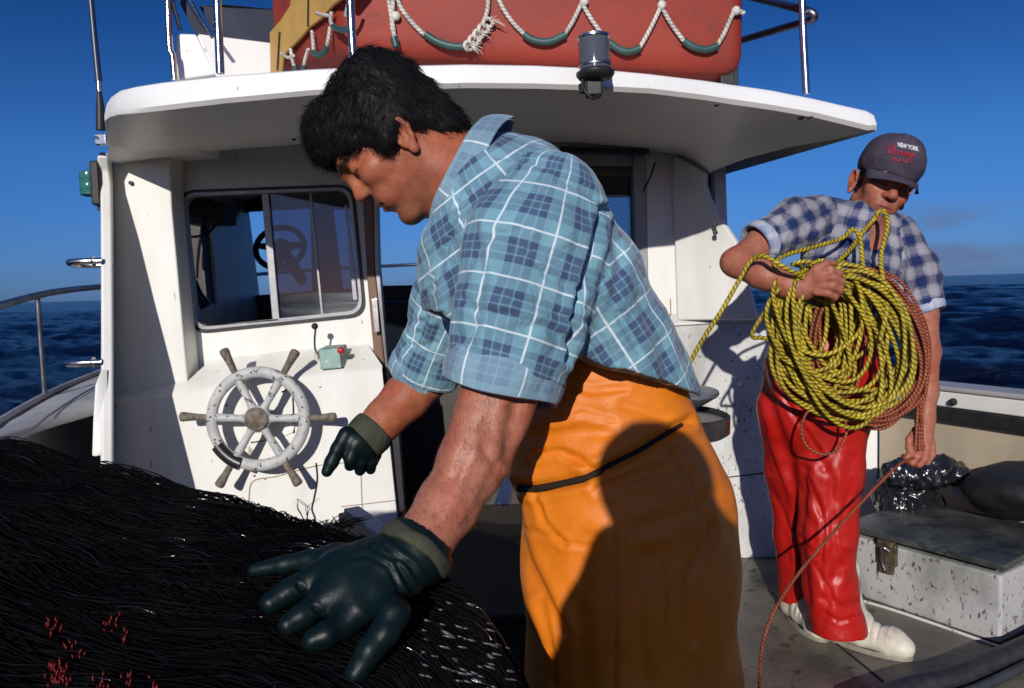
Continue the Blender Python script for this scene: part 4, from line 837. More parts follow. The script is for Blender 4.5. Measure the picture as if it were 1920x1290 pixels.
# ================================================================ PEOPLE: shared parts
def tint_mat(name, rough=0.52, bump=0.2, bscale=240, sss=0.08, spec=0.3, noise_amt=0.22, nscale=55):
    m = bpy.data.materials.new(name); m.use_nodes = True; t = m.node_tree; b = t.nodes['Principled BSDF']
    b.inputs['Roughness'].default_value = rough; b.inputs['Specular IOR Level'].default_value = spec
    b.inputs['Subsurface Weight'].default_value = sss; b.inputs['Subsurface Radius'].default_value = (0.012, 0.004, 0.002); b.inputs['Subsurface Scale'].default_value = 0.6
    at = t.nodes.new('ShaderNodeAttribute'); at.attribute_name = 'tint'
    tc = t.nodes.new('ShaderNodeTexCoord'); n = t.nodes.new('ShaderNodeTexNoise'); n.inputs['Scale'].default_value = nscale; n.inputs['Detail'].default_value = 6; n.inputs['Roughness'].default_value = 0.65
    t.links.new(tc.outputs['Object'], n.inputs['Vector'])
    mr = t.nodes.new('ShaderNodeMapRange'); mr.inputs[1].default_value = 0.3; mr.inputs[2].default_value = 0.7; mr.inputs[3].default_value = 1 - noise_amt; mr.inputs[4].default_value = 1 + noise_amt
    t.links.new(n.outputs[0], mr.inputs[0])
    ml = t.nodes.new('ShaderNodeMixRGB'); ml.blend_type = 'MULTIPLY'; ml.inputs[0].default_value = 1; t.links.new(at.outputs['Color'], ml.inputs[1]); t.links.new(mr.outputs[0], ml.inputs[2])
    nb = t.nodes.new('ShaderNodeTexNoise'); nb.inputs['Scale'].default_value = 16; nb.inputs['Detail'].default_value = 5; t.links.new(tc.outputs['Object'], nb.inputs['Vector'])
    rb = t.nodes.new('ShaderNodeValToRGB'); rb.color_ramp.elements[0].position = 0.36; rb.color_ramp.elements[0].color = (1.0, 1.0, 1.0, 1); rb.color_ramp.elements[1].position = 0.66; rb.color_ramp.elements[1].color = (0.95, 0.66, 0.60, 1)
    mb_ = t.nodes.new('ShaderNodeMixRGB'); mb_.blend_type = 'MULTIPLY'; mb_.inputs[0].default_value = 0.8; t.links.new(nb.outputs[0], rb.inputs[0]); t.links.new(ml.outputs[0], mb_.inputs[1]); t.links.new(rb.outputs[0], mb_.inputs[2]); t.links.new(mb_.outputs[0], b.inputs['Base Color'])
    n2 = t.nodes.new('ShaderNodeTexNoise'); n2.inputs['Scale'].default_value = bscale; n2.inputs['Detail'].default_value = 4; t.links.new(tc.outputs['Object'], n2.inputs['Vector'])
    bp = t.nodes.new('ShaderNodeBump'); bp.inputs['Strength'].default_value = bump; bp.inputs['Distance'].default_value = 0.004; t.links.new(n2.outputs[0], bp.inputs['Height']); t.links.new(bp.outputs[0], b.inputs['Normal'])
    n3 = t.nodes.new('ShaderNodeTexNoise'); n3.inputs['Scale'].default_value = 18; t.links.new(tc.outputs['Object'], n3.inputs['Vector'])
    mr3 = t.nodes.new('ShaderNodeMapRange'); mr3.inputs[1].default_value = 0.35; mr3.inputs[2].default_value = 0.65; mr3.inputs[3].default_value = rough - 0.1; mr3.inputs[4].default_value = rough + 0.1
    t.links.new(n3.outputs[0], mr3.inputs[0]); t.links.new(mr3.outputs[0], b.inputs['Roughness'])
    return m
SKIN = tint_mat('tanned_skin')
HAIRM = pbr('black_hair', (0.006, 0.0055, 0.006), rough=0.62, spec=0.16, col2=(0.012, 0.010, 0.010), nscale=40)

def plaid_mat(name, period, base, dark, white, mode='tartan', fade=0.0):
    m = bpy.data.materials.new(name); m.use_nodes = True; t = m.node_tree; b = t.nodes['Principled BSDF']
    b.inputs['Roughness'].default_value = 0.85; b.inputs['Specular IOR Level'].default_value = 0.2; b.inputs['Sheen Weight'].default_value = 0.15
    uv = t.nodes.new('ShaderNodeUVMap'); s = t.nodes.new('ShaderNodeSeparateXYZ'); t.links.new(uv.outputs[0], s.inputs[0])
    D = []; Wt = []
    for ax in (0, 1):
        mu = t.nodes.new('ShaderNodeMath'); mu.operation = 'MULTIPLY'; mu.inputs[1].default_value = 1 / period; t.links.new(s.outputs[ax], mu.inputs[0])
        fr = t.nodes.new('ShaderNodeMath'); fr.operation = 'FRACT'; t.links.new(mu.outputs[0], fr.inputs[0])
        r = t.nodes.new('ShaderNodeValToRGB'); cr = r.color_ramp; cr.interpolation = 'LINEAR'
        if mode == 'tartan':
            st = [(0.0, 0), (0.235, 0), (0.245, 1), (0.375, 1), (0.383, .25), (0.41, .25), (0.418, .9), (0.545, .9), (0.553, .25), (0.58, .25), (0.588, 1), (0.715, 1), (0.725, 0), (1.0, 0)]
        else:
            st = [(0.0, 0), (0.04, 0), (0.06, .35), (0.16, .35), (0.18, 1), (0.56, 1), (0.58, .4), (0.68, .4), (0.70, 0), (1.0, 0)]
        while len(cr.elements) > 1: cr.elements.remove(cr.elements[-1])
        cr.elements[0].position = st[0][0]; cr.elements[0].color = (st[0][1],) * 3 + (1,)
        for p_, v_ in st[1:]:
            el = cr.elements.new(p_); el.color = (v_,) * 3 + (1,)
        t.links.new(fr.outputs[0], r.inputs[0]); D.append(r.outputs[0])
        pp = t.nodes.new('ShaderNodeMath'); pp.operation = 'PINGPONG'; pp.inputs[1].default_value = 0.5; t.links.new(fr.outputs[0], pp.inputs[0])
        w = t.nodes.new('ShaderNodeMapRange'); w.inputs[1].default_value = 0.013; w.inputs[2].default_value = 0.026; w.inputs[3].default_value = 1; w.inputs[4].default_value = 0
        t.links.new(pp.outputs[0], w.inputs[0]); Wt.append(w.outputs[0])
    ad = t.nodes.new('ShaderNodeMath'); ad.operation = 'ADD'; t.links.new(D[0], ad.inputs[0]); t.links.new(D[1], ad.inputs[1])
    pw = t.nodes.new('ShaderNodeMath'); pw.operation = 'POWER'; pw.inputs[1].default_value = 1.35; t.links.new(ad.outputs[0], pw.inputs[0])
    sc = t.nodes.new('ShaderNodeMath'); sc.operation = 'MULTIPLY'; sc.inputs[1].default_value = (0.335 if mode == 'tartan' else 0.56) * (1 - fade); sc.use_clamp = True; t.links.new(pw.outputs[0], sc.inputs[0])
    mx = t.nodes.new('ShaderNodeMixRGB'); mx.inputs[1].default_value = (*base, 1); mx.inputs[2].default_value = (*dark, 1); t.links.new(sc.outputs[0], mx.inputs[0])
    wm = t.nodes.new('ShaderNodeMath'); wm.operation = 'MAXIMUM'; t.links.new(Wt[0], wm.inputs[0]); t.links.new(Wt[1], wm.inputs[1])
    wsc = t.nodes.new('ShaderNodeMath'); wsc.operation = 'MULTIPLY'; wsc.inputs[1].default_value = 0.9 if mode == 'tartan' else 0.0; t.links.new(wm.outputs[0], wsc.inputs[0])
    mw = t.nodes.new('ShaderNodeMixRGB'); mw.inputs[2].default_value = (*white, 1); t.links.new(mx.outputs[0], mw.inputs[1]); t.links.new(wsc.outputs[0], mw.inputs[0])
    tc = t.nodes.new('ShaderNodeTexCoord'); n = t.nodes.new('ShaderNodeTexNoise'); n.inputs['Scale'].default_value = 9; n.inputs['Detail'].default_value = 5; t.links.new(tc.outputs['Object'], n.inputs['Vector'])
    mr = t.nodes.new('ShaderNodeMapRange'); mr.inputs[1].default_value = 0.3; mr.inputs[2].default_value = 0.7; mr.inputs[3].default_value = 0.82; mr.inputs[4].default_value = 1.15; t.links.new(n.outputs[0], mr.inputs[0])
    ml = t.nodes.new('ShaderNodeMixRGB'); ml.blend_type = 'MULTIPLY'; ml.inputs[0].default_value = 1; t.links.new(mw.outputs[0], ml.inputs[1]); t.links.new(mr.outputs[0], ml.inputs[2]); t.links.new(ml.outputs[0], b.inputs['Base Color'])
    n2 = t.nodes.new('ShaderNodeTexNoise'); n2.inputs['Scale'].default_value = 420; t.links.new(tc.outputs['Object'], n2.inputs['Vector'])
    n4 = t.nodes.new('ShaderNodeTexNoise'); n4.inputs['Scale'].default_value = 22; n4.inputs['Detail'].default_value = 3; n4.inputs['Distortion'].default_value = 0.8; t.links.new(tc.outputs['Object'], n4.inputs['Vector'])
    b1 = t.nodes.new('ShaderNodeBump'); b1.inputs['Strength'].default_value = 0.55; b1.inputs['Distance'].default_value = 0.016; t.links.new(n4.outputs[0], b1.inputs['Height'])
    b2 = t.nodes.new('ShaderNodeBump'); b2.inputs['Strength'].default_value = 0.25; b2.inputs['Distance'].default_value = 0.0015; t.links.new(n2.outputs[0], b2.inputs['Height']); t.links.new(b1.outputs[0], b2.inputs['Normal']); t.links.new(b2.outputs[0], b.inputs['Normal'])
    return m

class Frame:
    """head frame: origin between the ears, n to the nose, s to one ear, u to the crown"""
    def __init__(s, O, n, side, u, sc=1.0):
        s.O = Vector(O); s.n = Vector(n).normalized(); s.u = (Vector(u) - s.n * Vector(u).dot(s.n)).normalized(); s.s = s.u.cross(s.n)
        if s.s.dot(Vector(side)) < 0: s.s = -s.s
        s.k = sc; s.M = np.array([list(s.n), list(s.s), list(s.u)])
    def p(s, a, b, c): return s.O + (s.n * a + s.s * b + s.u * c) * s.k
    def loc(s, V): return ((V - np.array(s.O)) @ s.M.T) / s.k

def head(F, H, nose=0.0, ear=(0, 0)):
    k = H.k
    def E(c, r, kk=0.012, op='u', rot=None): F.ell(H.p(*c), H.M if rot is None else rot, [x * k for x in r], kk * k, op)
    def C(a, b, ra, rb, kk=0.01, op='u'): F.cone(H.p(*a), H.p(*b), ra * k, rb * k, kk * k, op)
    E((-0.010, 0, 0.058), (0.098, 0.074, 0.083)); E((0.046, 0, 0.055), (0.052, 0.062, 0.052), 0.02)
    E((0.042, 0, -0.012), (0.055, 0.060, 0.062), 0.02); E((0.042, 0, -0.055), (0.050, 0.049, 0.046), 0.02)
    for q in (1, -1):
        C((0.004, q * 0.050, -0.050), (0.076, q * 0.017, -0.094), 0.018, 0.016, 0.02)
        E((0.064, q * 0.040, -0.006), (0.024, 0.022, 0.02), 0.02)                      # cheekbone
        C((0.090, q * 0.036, 0.040), (0.096, q * 0.010, 0.037), 0.010, 0.010, 0.014)     # brow ridge
        E((0.105, q * 0.031, 0.019), (0.016, 0.018, 0.012), 0.014, 's')                 # eye socket
        E((0.078, q * 0.031, 0.019), (0.0145, 0.0145, 0.0135), 0.006)                   # lid over the eye
        E((0.102, q * 0.013, -0.012), (0.013, 0.009, 0.009), 0.008)                     # nostril wing
        E((0.085, q * 0.022, -0.046), (0.014, 0.016, 0.020), 0.016)
        R = np.array([[0.95, 0, 0.3], [0, 1, 0], [-0.3, 0, 0.95]]) @ H.M
        en, eu = ear
        E((-0.008 + en, q * 0.077, -0.002 + eu), (0.0155, 0.009, 0.029), 0.005, rot=R)              # ear
        E((0.000 + en, q * 0.089, 0.001 + eu), (0.0085, 0.011, 0.017), 0.004, 's', rot=R)
        arc = [(0.008, q * 0.080, 0.004), (0.007, q * 0.083, 0.019), (-0.001, q * 0.086, 0.027), (-0.012, q * 0.088, 0.026), (-0.0215, q * 0.089, 0.013), (-0.0215, q * 0.088, -0.004), (-0.014, q * 0.085, -0.020), (-0.005, q * 0.081, -0.030)]
        arc = [(a_ + en, b_, c_ + eu) for a_, b_, c_ in arc]
        for a, b in zip(arc, arc[1:]): C(a, b, 0.0042, 0.0042, 0.004)
        E((-0.001 + en, q * 0.082, -0.033 + eu), (0.008, 0.006, 0.010), 0.006)
    C((0.095, 0, 0.034), (0.116 + nose, 0, -0.004), 0.0085, 0.0105, 0.012); E((0.116 + nose, 0, -0.007), (0.0135, 0.0125, 0.0115), 0.008)
    for q in (1, -1): E((0.106, q * 0.0075, -0.020), (0.006, 0.004, 0.004), 0.004, 's')
    E((0.083, 0, -0.092), (0.019, 0.023, 0.018), 0.014)
    E((0.088, 0, -0.046), (0.015, 0.026, 0.020), 0.014)
    for q in (1, -1):
        C((0.1015, 0, -0.0405), (0.092, q * 0.023, -0.0455), 0.0052, 0.0032, 0.005); C((0.1005, 0, -0.0535), (0.092, q * 0.022, -0.0485), 0.0062, 0.0034, 0.005)
        C((0.105, 0, -0.0475), (0.095, q * 0.024, -0.0468), 0.0022, 0.0022, 0.003, 's')
    C((-0.012, 0, -0.02), (-0.035, 0, -0.10), 0.058, 0.056, 0.03)

def skin_tint(V, H, base, stubble=0.5, brow=True):
    L = H.loc(V); n_, s_, u_ = L[:, 0], np.abs(L[:, 1]), L[:, 2]
    c = np.tile(np.array(base, np.float32), (len(V), 1)); inh = (np.abs(L) < [0.14, 0.12, 0.16]).all(1)
    def blend(mask, col):
        m = (np.clip(mask, 0, 1) * inh)[:, None]; c[:] = c * (1 - m) + np.array(col) * m
    g = lambda d, w: np.exp(-(d / w) ** 2)
    b = np.array(base)
    blend(stubble * g(u_ + 0.085, 0.040) * np.clip((n_ + 0.01) / 0.03, 0, 1), b * [0.45, 0.50, 0.60])
    blend(0.5 * stubble * g(np.hypot(n_ - 0.10, u_ + 0.033), 0.012), b * [0.45, 0.5, 0.6])
    blend(0.55 * g(np.hypot(n_ - 0.118, u_ + 0.006), 0.018) + 0.35 * g(np.hypot(np.hypot(n_ - 0.07, s_ - 0.045), u_ + 0.012), 0.022), b * [1.15, 0.82, 0.78])
    blend(0.6 * g(np.hypot((n_ + 0.01) / 1, (u_)) , 0.03) * (s_ > 0.075), b * [1.1, 0.8, 0.78])
    blend(0.85 * g(np.hypot((u_ + 0.047) * 1.0, 0 * n_), 0.0085) * (s_ < 0.024) * (n_ > 0.085), [b[0] * 0.72, b[1] * 0.42, b[2] * 0.45])
    blend(1.0 * g(u_ + 0.0472, 0.0018) * (s_ < 0.024) * (n_ > 0.085), b * 0.25)
    blend(0.9 * g(u_ - 0.0140 , 0.0030) * (np.abs(s_ - 0.031) < 0.015) * (n_ > 0.07), [0.02, 0.012, 0.01])
    if brow:
        blend(1.2 * g(u_ - 0.040 + 0.10 * np.maximum(s_ - 0.03, 0), 0.0055) * np.clip((s_ - 0.008) / 0.006, 0, 1) * np.clip((0.056 - s_) / 0.01, 0, 1) * (n_ > 0.05), [0.012, 0.009, 0.008])
    return c

def strands(name, V, Q, N, n, H, mat, parent, length=(0.02, 0.045), flow=None, seed=1, rad=0.00085, keep=None, lift=0.5):
    rs = np.random.RandomState(seed); idx = np.arange(len(V))
    if keep is not None: idx = idx[keep]
    pick = rs.choice(idx, n); vs = []; fs = []
    for t, i in enumerate(pick):
        p = V[i] + rs.normal(0, 0.0015, 3); nn = N[i]; f = flow(V[i]) + rs.normal(0, 0.35, 3); f = f - nn * (f @ nn) * 0.9; f /= np.linalg.norm(f) + 1e-9
        L = rs.uniform(*length); side = np.cross(f, nn); side /= np.linalg.norm(side) + 1e-9; curl = rs.normal(0, 0.35)
        base = len(vs)
        for sg in range(5):
            q = sg / 4; c = p + f * (L * q) + nn * (lift * L * (q * 0.8 - q * q * 0.75)) + side * (curl * L * q * q); r = rad * (1 - 0.85 * q)
            vs += [c + side * r, c - side * r * 0.5 + nn * r * 0.86, c - side * r * 0.5 - nn * r * 0.86]
        for sg in range(4):
            a = base + sg * 3; b = a + 3
            for k in range(3):
                k2 = (k + 1) % 3; fs.append((a + k, a + k2, b + k2, b + k))
    return np_obj(name, np.array(vs), np.array(fs), mat, parent)

def cyl_uv(V, Q, sel_axes, part):
    """per-corner coordinates: each face uses the axis of its own garment part (u round it, v along it), in metres"""
    uv = np.zeros((len(Q), 4, 2), np.float32)
    for k, (a, b, ref, R) in enumerate(sel_axes):
        m = part == k
        if not m.any(): continue
        a = np.array(a); ax = np.array(b) - a; ax /= np.linalg.norm(ax); r = np.array(ref); r = r - ax * (r @ ax); r /= np.linalg.norm(r); t = np.cross(ax, r)
        P_ = V[Q[m]] - a; ang = np.arctan2(P_ @ t, P_ @ r)
        ang = np.where(ang - ang[:, :1] > math.pi, ang - 2 * math.pi, ang); ang = np.where(ang - ang[:, :1] < -math.pi, ang + 2 * math.pi, ang)
        uv[m, :, 0] = ang * R + 0.011 * k; uv[m, :, 1] = P_ @ ax
    return uv.reshape(-1, 2)

CAMN = np.array(CAM); RN, UN, FN = np.array(RGT), np.array(UPV), np.array(FWD)
def to_px(V):
    d = V - CAMN; z = d @ FN; return np.stack([CX + F_PX * (d @ RN) / z, CY - F_PX * (d @ UN) / z], 1)
def seg_dist(p, poly):
    best = np.full(len(p), 1e9); poly = np.array(poly, float)
    for a, b in zip(poly[:-1], poly[1:]):
        ab = b - a; t = np.clip(((p - a) @ ab) / (ab @ ab), 0, 1); best = np.minimum(best, np.linalg.norm(p - a - t[:, None] * ab, axis=1))
    return best
def creases(V, N, lines, maxd=None):
    """cloth folds modelled as grooves with a raised lip along lines on the side of the garment that faces the deck aft"""
    px = to_px(V); face = np.clip(-((V - CAMN) * N).sum(1) / np.linalg.norm(V - CAMN, axis=1) * 3, 0, 1); D = np.zeros(len(V))
    for poly, depth, w in lines:
        d = seg_dist(px, poly); D += -depth * np.exp(-(d / w) ** 2) + 0.55 * depth * np.exp(-((d - 2.1 * w) / (1.1 * w)) ** 2)
    return V + N * (D * face)[:, None]
def finish(F, it=2):
    V, Q = F.mesh(); V = lap_smooth(V, Q, it); return V, Q, vnormals(V, Q)
def sample(Fd, V):
    def ix(a, v): return np.clip(np.searchsorted(a, v) - 1, 0, len(a) - 1)
    return Fd.f[ix(Fd.x, V[:, 0]), ix(Fd.y, V[:, 1]), ix(Fd.z, V[:, 2])]

# ================================================================ MAN IN THE FOREGROUND (orange oilskins, teal plaid shirt)
def mixed_axis(lo, hi, a, b, fine, coarse):
    return np.concatenate([np.arange(lo, a, coarse), np.arange(a, b, fine), np.arange(b, hi, coarse)])
def build_main_man():
    O = P(765, 279, 1.225) + Vector((0, 0.078, 0))
    HH = Frame(O, RGT * -0.655 - UPV * 0.756 - FWD * 0.03, -FWD, RGT * -0.756 + UPV * 0.655, 0.99)     # the hair keeps its own size
    H = Frame(P(747, 268, 1.305), RGT * -0.62 - UPV * 0.785 - FWD * 0.03, -FWD, RGT * -0.785 + UPV * 0.62, 0.94)
    F = Field(mixed_axis(-0.34, 0.34, -0.27, -0.03, 0.0028, 0.006), mixed_axis(0.93, 1.66, 1.19, 1.40, 0.0028, 0.0065), mixed_axis(0.86, 1.70, 1.44, 1.685, 0.0028, 0.006))
    head(F, H, -0.008, (0.003, -0.013))
    nk = [H.p(-0.03, 0, -0.03), P(838, 326, 1.305), P(900, 372, 1.31), P(975, 450, 1.31), P(1060, 560, 1.31), P(1150, 720, 1.32)]
    F.chain(nk[:3], [0.054, 0.062, 0.070], 0.025, sq=FWD, f=1.0); F.chain(nk[2:], [0.070, 0.074, 0.060, 0.046], 0.03, sq=FWD, f=1.2)
    F.chain([P(960, 420, 1.30), P(1035, 405, 1.18)], [0.06, 0.05], 0.03); F.chain([P(930, 430, 1.32), P(890, 480, 1.47)], [0.06, 0.05], 0.03)
    F.chain([P(1035, 405, 1.18), P(985, 560, 1.14), P(946, 715, 1.12)], [0.052, 0.049, 0.048], 0.02)
    F.chain([P(946, 715, 1.12), P(924, 775, 1.11), P(885, 870, 1.08), P(838, 950, 1.05), P(795, 1014, 1.022), P(777, 1036, 1.01)], [0.047, 0.0465, 0.0435, 0.0390, 0.0350, 0.033], 0.02)
    F.cone(P(968, 730, 1.10), P(930, 850, 1.08), 0.021, 0.015, 0.03); F.cone(P(905, 735, 1.09), P(865, 850, 1.06), 0.024, 0.018, 0.03)
    F.chain([P(890, 480, 1.47), P(845, 600, 1.54), P(802, 705, 1.56)], [0.05, 0.045, 0.042], 0.02)
    F.chain([P(802, 705, 1.56), P(762, 745, 1.545), P(722, 785, 1.52), P(700, 810, 1.505), P(688, 824, 1.50)], [0.043, 0.043, 0.037, 0.031, 0.022], 0.02)
    V, Q, N = finish(F, 2)
    V = creases(V, N, [([(975, 735), (958, 800), (952, 860)], 0.006, 12), ([(905, 840), (945, 905), (930, 960)], 0.002, 7), ([(880, 830), (848, 900), (820, 960)], 0.0016, 9), ([(935, 860), (900, 940), (872, 985)], 0.0016, 8)])
    V = V + N * fbm(V, 26, 0.0006, 3, 1.0)[:, None]; N = vnormals(V, Q)
    base = (0.345, 0.118, 0.060)
    col = skin_tint(V, H, base, 0.55)
    arm = to_px(V); fa = (V[:, 1] < 1.16) & (arm[:, 1] > 690)          # the forearm is paler and pinker than the face
    col[fa] = col[fa] * 0.25 + np.array([0.36, 0.145, 0.092]) * 0.75
    body = np_obj('person', V, Q, SKIN, None, col=col)
    tag(body, 'dark-haired man bending over in orange oilskin trousers, teal plaid shirt and green gloves', 'person')
    arm_k = (V[:, 1] < 1.16) & (arm[:, 1] > 725) & (arm[:, 1] < 990); fa_ = np.array((P(790, 1022, 1.02) - P(945, 735, 1.12)).normalized())
    strands('arm_hair', V, Q, N, 1100, H, pbr('brown_arm_hair', (0.055, 0.028, 0.016), 0.6), body, (0.006, 0.013), lambda p: fa_ + np.array(RGT) * 0.5, 21, 0.00018, arm_k, lift=0.4)['kind'] = 'stuff'
    # --- hair
    Fh = Field.uni(np.array(O) - 0.26, np.array(O) + 0.26, 0.004)
    def E(c, r, kk=0.015, op='u'): Fh.ell(HH.p(*c), HH.M, [x * 0.955 for x in r] if op == 'u' else r, kk, op)
    E((-0.010, 0, 0.082), (0.102, 0.088, 0.090)); E((0.045, 0, 0.120), (0.058, 0.070, 0.050), 0.03); E((0.060, 0.01, 0.118), (0.040, 0.05, 0.034), 0.02); E((-0.045, 0, 0.13), (0.06, 0.06, 0.055), 0.03)
    Fh.cut(HH.p(0.021, 0, 0.026), HH.n * 0.66 - HH.u * 0.75, 0.012)
    E((-0.060, 0, 0.012), (0.046, 0.070, 0.075), 0.02)
    E((-0.025, 0.058, 0.055), (0.05, 0.034, 0.05), 0.02); E((-0.025, -0.058, 0.055), (0.05, 0.034, 0.05), 0.02); E((0.018, 0.074, 0.034), (0.020, 0.014, 0.022), 0.015); E((0.018, -0.074, 0.034), (0.020, 0.014, 0.022), 0.015)
    for q in (1, -1): E((-0.006, q * 0.086, -0.006), (0.017, 0.026, 0.024), 0.006, 's')
    Fh.cut(HH.p(-0.07, 0, -0.050), -HH.u * 0.95 + HH.n * 0.3, 0.01)
    V2, Q2, N2 = finish(Fh, 1)
    V2 = V2 + N2 * (fbm(V2, 48, 0.0045, 4, 3.0) + fbm(V2, 17, 0.006, 2, 5.0))[:, None]; N2 = vnormals(V2, Q2)
    hair = np_obj('hair', V2, Q2, HAIRM, body)
    n_, s_, u_ = np.array(HH.n), np.array(HH.s), np.array(HH.u)
    crown = np.array(HH.p(-0.06, 0, 0.17))
    def flow(p):
        l = HH.loc(p[None])[0]; d = p - crown; d /= np.linalg.norm(d) + 1e-6
        return d + (n_ * 0.5 if l[0] > -0.02 else -n_ * 0.1 - u_ * 0.8)
    strands('hair_strand', V2, Q2, N2, 9000, HH, HAIRM, hair, (0.012, 0.028), flow, 2, 0.0006, lift=0.28)['kind'] = 'stuff'
    L2 = HH.loc(V2); front = (L2[:, 0] > 0.05) & (L2[:, 2] > 0.085)
    strands('hair_lock', V2, Q2, N2, 900, HH, HAIRM, hair, (0.014, 0.028), lambda p: n_ * 0.5 - u_ * 0.3, 7, 0.0007, front, lift=0.8)['kind'] = 'stuff'

    # --- shirt
    lo = np.array([-0.30, 0.94, 0.98]); hi = np.array([0.36, 1.70, 1.62]); h = 0.0042
    T = Field.uni(lo, hi, h)
    T.chain([P(872, 352, 1.31), P(930, 395, 1.31), P(992, 447, 1.31), P(1062, 556, 1.31), P(1128, 668, 1.32), P(1178, 742, 1.33)], [0.076, 0.102, 0.121, 0.122, 0.112, 0.112], 0.04, sq=FWD, f=1.45)
    T.chain([P(872, 470, 1.31), P(905, 560, 1.31), P(960, 660, 1.31)], [0.085, 0.09, 0.095], 0.04, sq=FWD, f=1.5)
    T.cone(P(940, 360, 1.30), P(1022, 392, 1.19), 0.082, 0.085, 0.04); T.cone(P(900, 390, 1.32), P(885, 450, 1.47), 0.08, 0.08, 0.04)
    T.cone(P(1150, 665, 1.32), P(1236, 752, 1.33), 0.108, 0.060, 0.03, sq=FWD, f=1.5)
    S1 = Field.uni(lo, hi, h)
    ax1 = (P(1040, 385, 1.17), P(948, 720, 1.12))
    S1.chain([P(1022, 392, 1.185), P(1002, 470, 1.15), P(975, 590, 1.13), P(953, 690, 1.12), P(948, 760, 1.12)], [0.088, 0.0925, 0.090, 0.080, 0.077], 0.03)
    S1.chain([P(1065, 470, 1.17), P(1035, 600, 1.15)], [0.045, 0.045], 0.03)
    S2 = Field.uni(lo, hi, h)
    ax2 = (P(890, 455, 1.47), P(785, 708, 1.56))
    S2.chain([P(888, 455, 1.47), P(850, 570, 1.53), P(800, 690, 1.56), P(785, 720, 1.56)], [0.080, 0.074, 0.062, 0.056], 0.03)
    # hems: sleeves end at the cuffs, the tail ends in a curved hem
    d1 = (ax1[1] - ax1[0]).normalized(); d2 = (ax2[1] - ax2[0]).normalized()
    c1 = P(944, 702, 1.12); c2 = P(786, 700, 1.56)
    S1.cut(c1, d1); S2.cut(c2, d2)
    S1.cone(c1 - d1 * 0.04, c1 + d1 * 0.1, 0.066, 0.066, 0.004, 's'); S2.cone(c2 - d2 * 0.03, c2 + d2 * 0.1, 0.047, 0.047, 0.004, 's')
    T.cut(P(1150, 690, 1.32), (UPV * -0.93 - RGT * 0.36).normalized()) if False else T.cut(P(1180, 700, 1.26), (UPV * -0.955 - RGT * 0.297).normalized())
    axn_ = (RGT * 0.885 - UPV * 0.465).normalized()
    T.cut(P(862, 336, 1.31), -axn_, 0.01)
    T.cone(P(820, 315, 1.31), P(885, 350, 1.31), 0.076, 0.076, 0.006, 's', sq=FWD, f=1.0)
    G = Field.uni(lo, hi, h)
    G.f = np.minimum(T.f, 9)
    hh = np.maximum(0.008 - np.abs(G.f - S1.f), 0) / 0.008; G.f = np.minimum(G.f, S1.f) - hh * hh * 0.002
    hh = np.maximum(0.012 - np.abs(G.f - S2.f), 0) / 0.012; G.f = np.minimum(G.f, S2.f) - hh * hh * 0.003
    V3, Q3, N3 = finish(G, 2)
    V3 = V3 + N3 * (fbm(V3 * [1, 1, 0.55], 9, 0.0075, 2, 8.0) + fbm(V3, 22, 0.0034, 2, 9.0))[:, None]
    V3 = creases(V3, N3, [([(1128, 395), (1112, 470), (1085, 560), (1066, 675)], 0.012, 8), ([(1150, 420), (1165, 500), (1150, 560)], 0.005, 9), ([(885, 420), (905, 520), (880, 640)], 0.004, 10), ([(860, 640), (905, 600), (950, 590)], 0.003, 8),
                         ([(1062, 640), (1020, 610), (985, 615)], 0.004, 8), ([(1045, 330), (1105, 360), (1128, 400)], 0.004, 7), ([(920, 290), (985, 300), (1050, 320)], 0.003, 6), ([(840, 520), (835, 580), (815, 640)], 0.004, 8), ([(800, 560), (790, 620), (765, 660)], 0.004, 7), ([(860, 380), (838, 470), (815, 540)], 0.004, 5), ([(1200, 560), (1235, 640), (1250, 700)], 0.004, 9), ([(1075, 540), (1030, 520), (990, 470)], 0.004, 6), ([(1070, 600), (1015, 575), (960, 560)], 0.0035, 6), ([(870, 560), (900, 585), (960, 590)], 0.003, 6), ([(1120, 560), (1160, 590), (1200, 660)], 0.004, 7), ([(1095, 600), (1130, 640), (1150, 680)], 0.004, 6), ([(900, 460), (930, 440), (985, 430)], 0.003, 7), ([(745, 640), (775, 650), (810, 645)], 0.003, 5), ([(755, 600), (790, 605), (825, 590)], 0.003, 5), ([(880, 362), (846, 440), (812, 520), (795, 570)], 0.005, 3)])
    N3 = vnormals(V3, Q3); cen = V3[Q3].mean(1)
    sT, s1, s2 = sample(T, cen), sample(S1, cen), sample(S2, cen); part = np.argmin(np.stack([sT, s1, s2], 1), 1)
    axes = [(P(925, 335, 1.31), P(1172, 700, 1.32), -FWD, 0.135), (ax1[0], ax1[1], -FWD, 0.088), (ax2[0], ax2[1], -FWD, 0.07)]
    uv = cyl_uv(V3, Q3, axes, part)
    PL = plaid_mat('teal_plaid_flannel', 0.070, (0.165, 0.325, 0.40), (0.030, 0.034, 0.115), (0.62, 0.70, 0.74))
    PLF = plaid_mat('faded_plaid_lining', 0.070, (0.20, 0.33, 0.40), (0.10, 0.13, 0.23), (0.62, 0.68, 0.72), fade=0.35)
    shirt = np_obj('shirt', V3, Q3, PL, body, uv=uv)
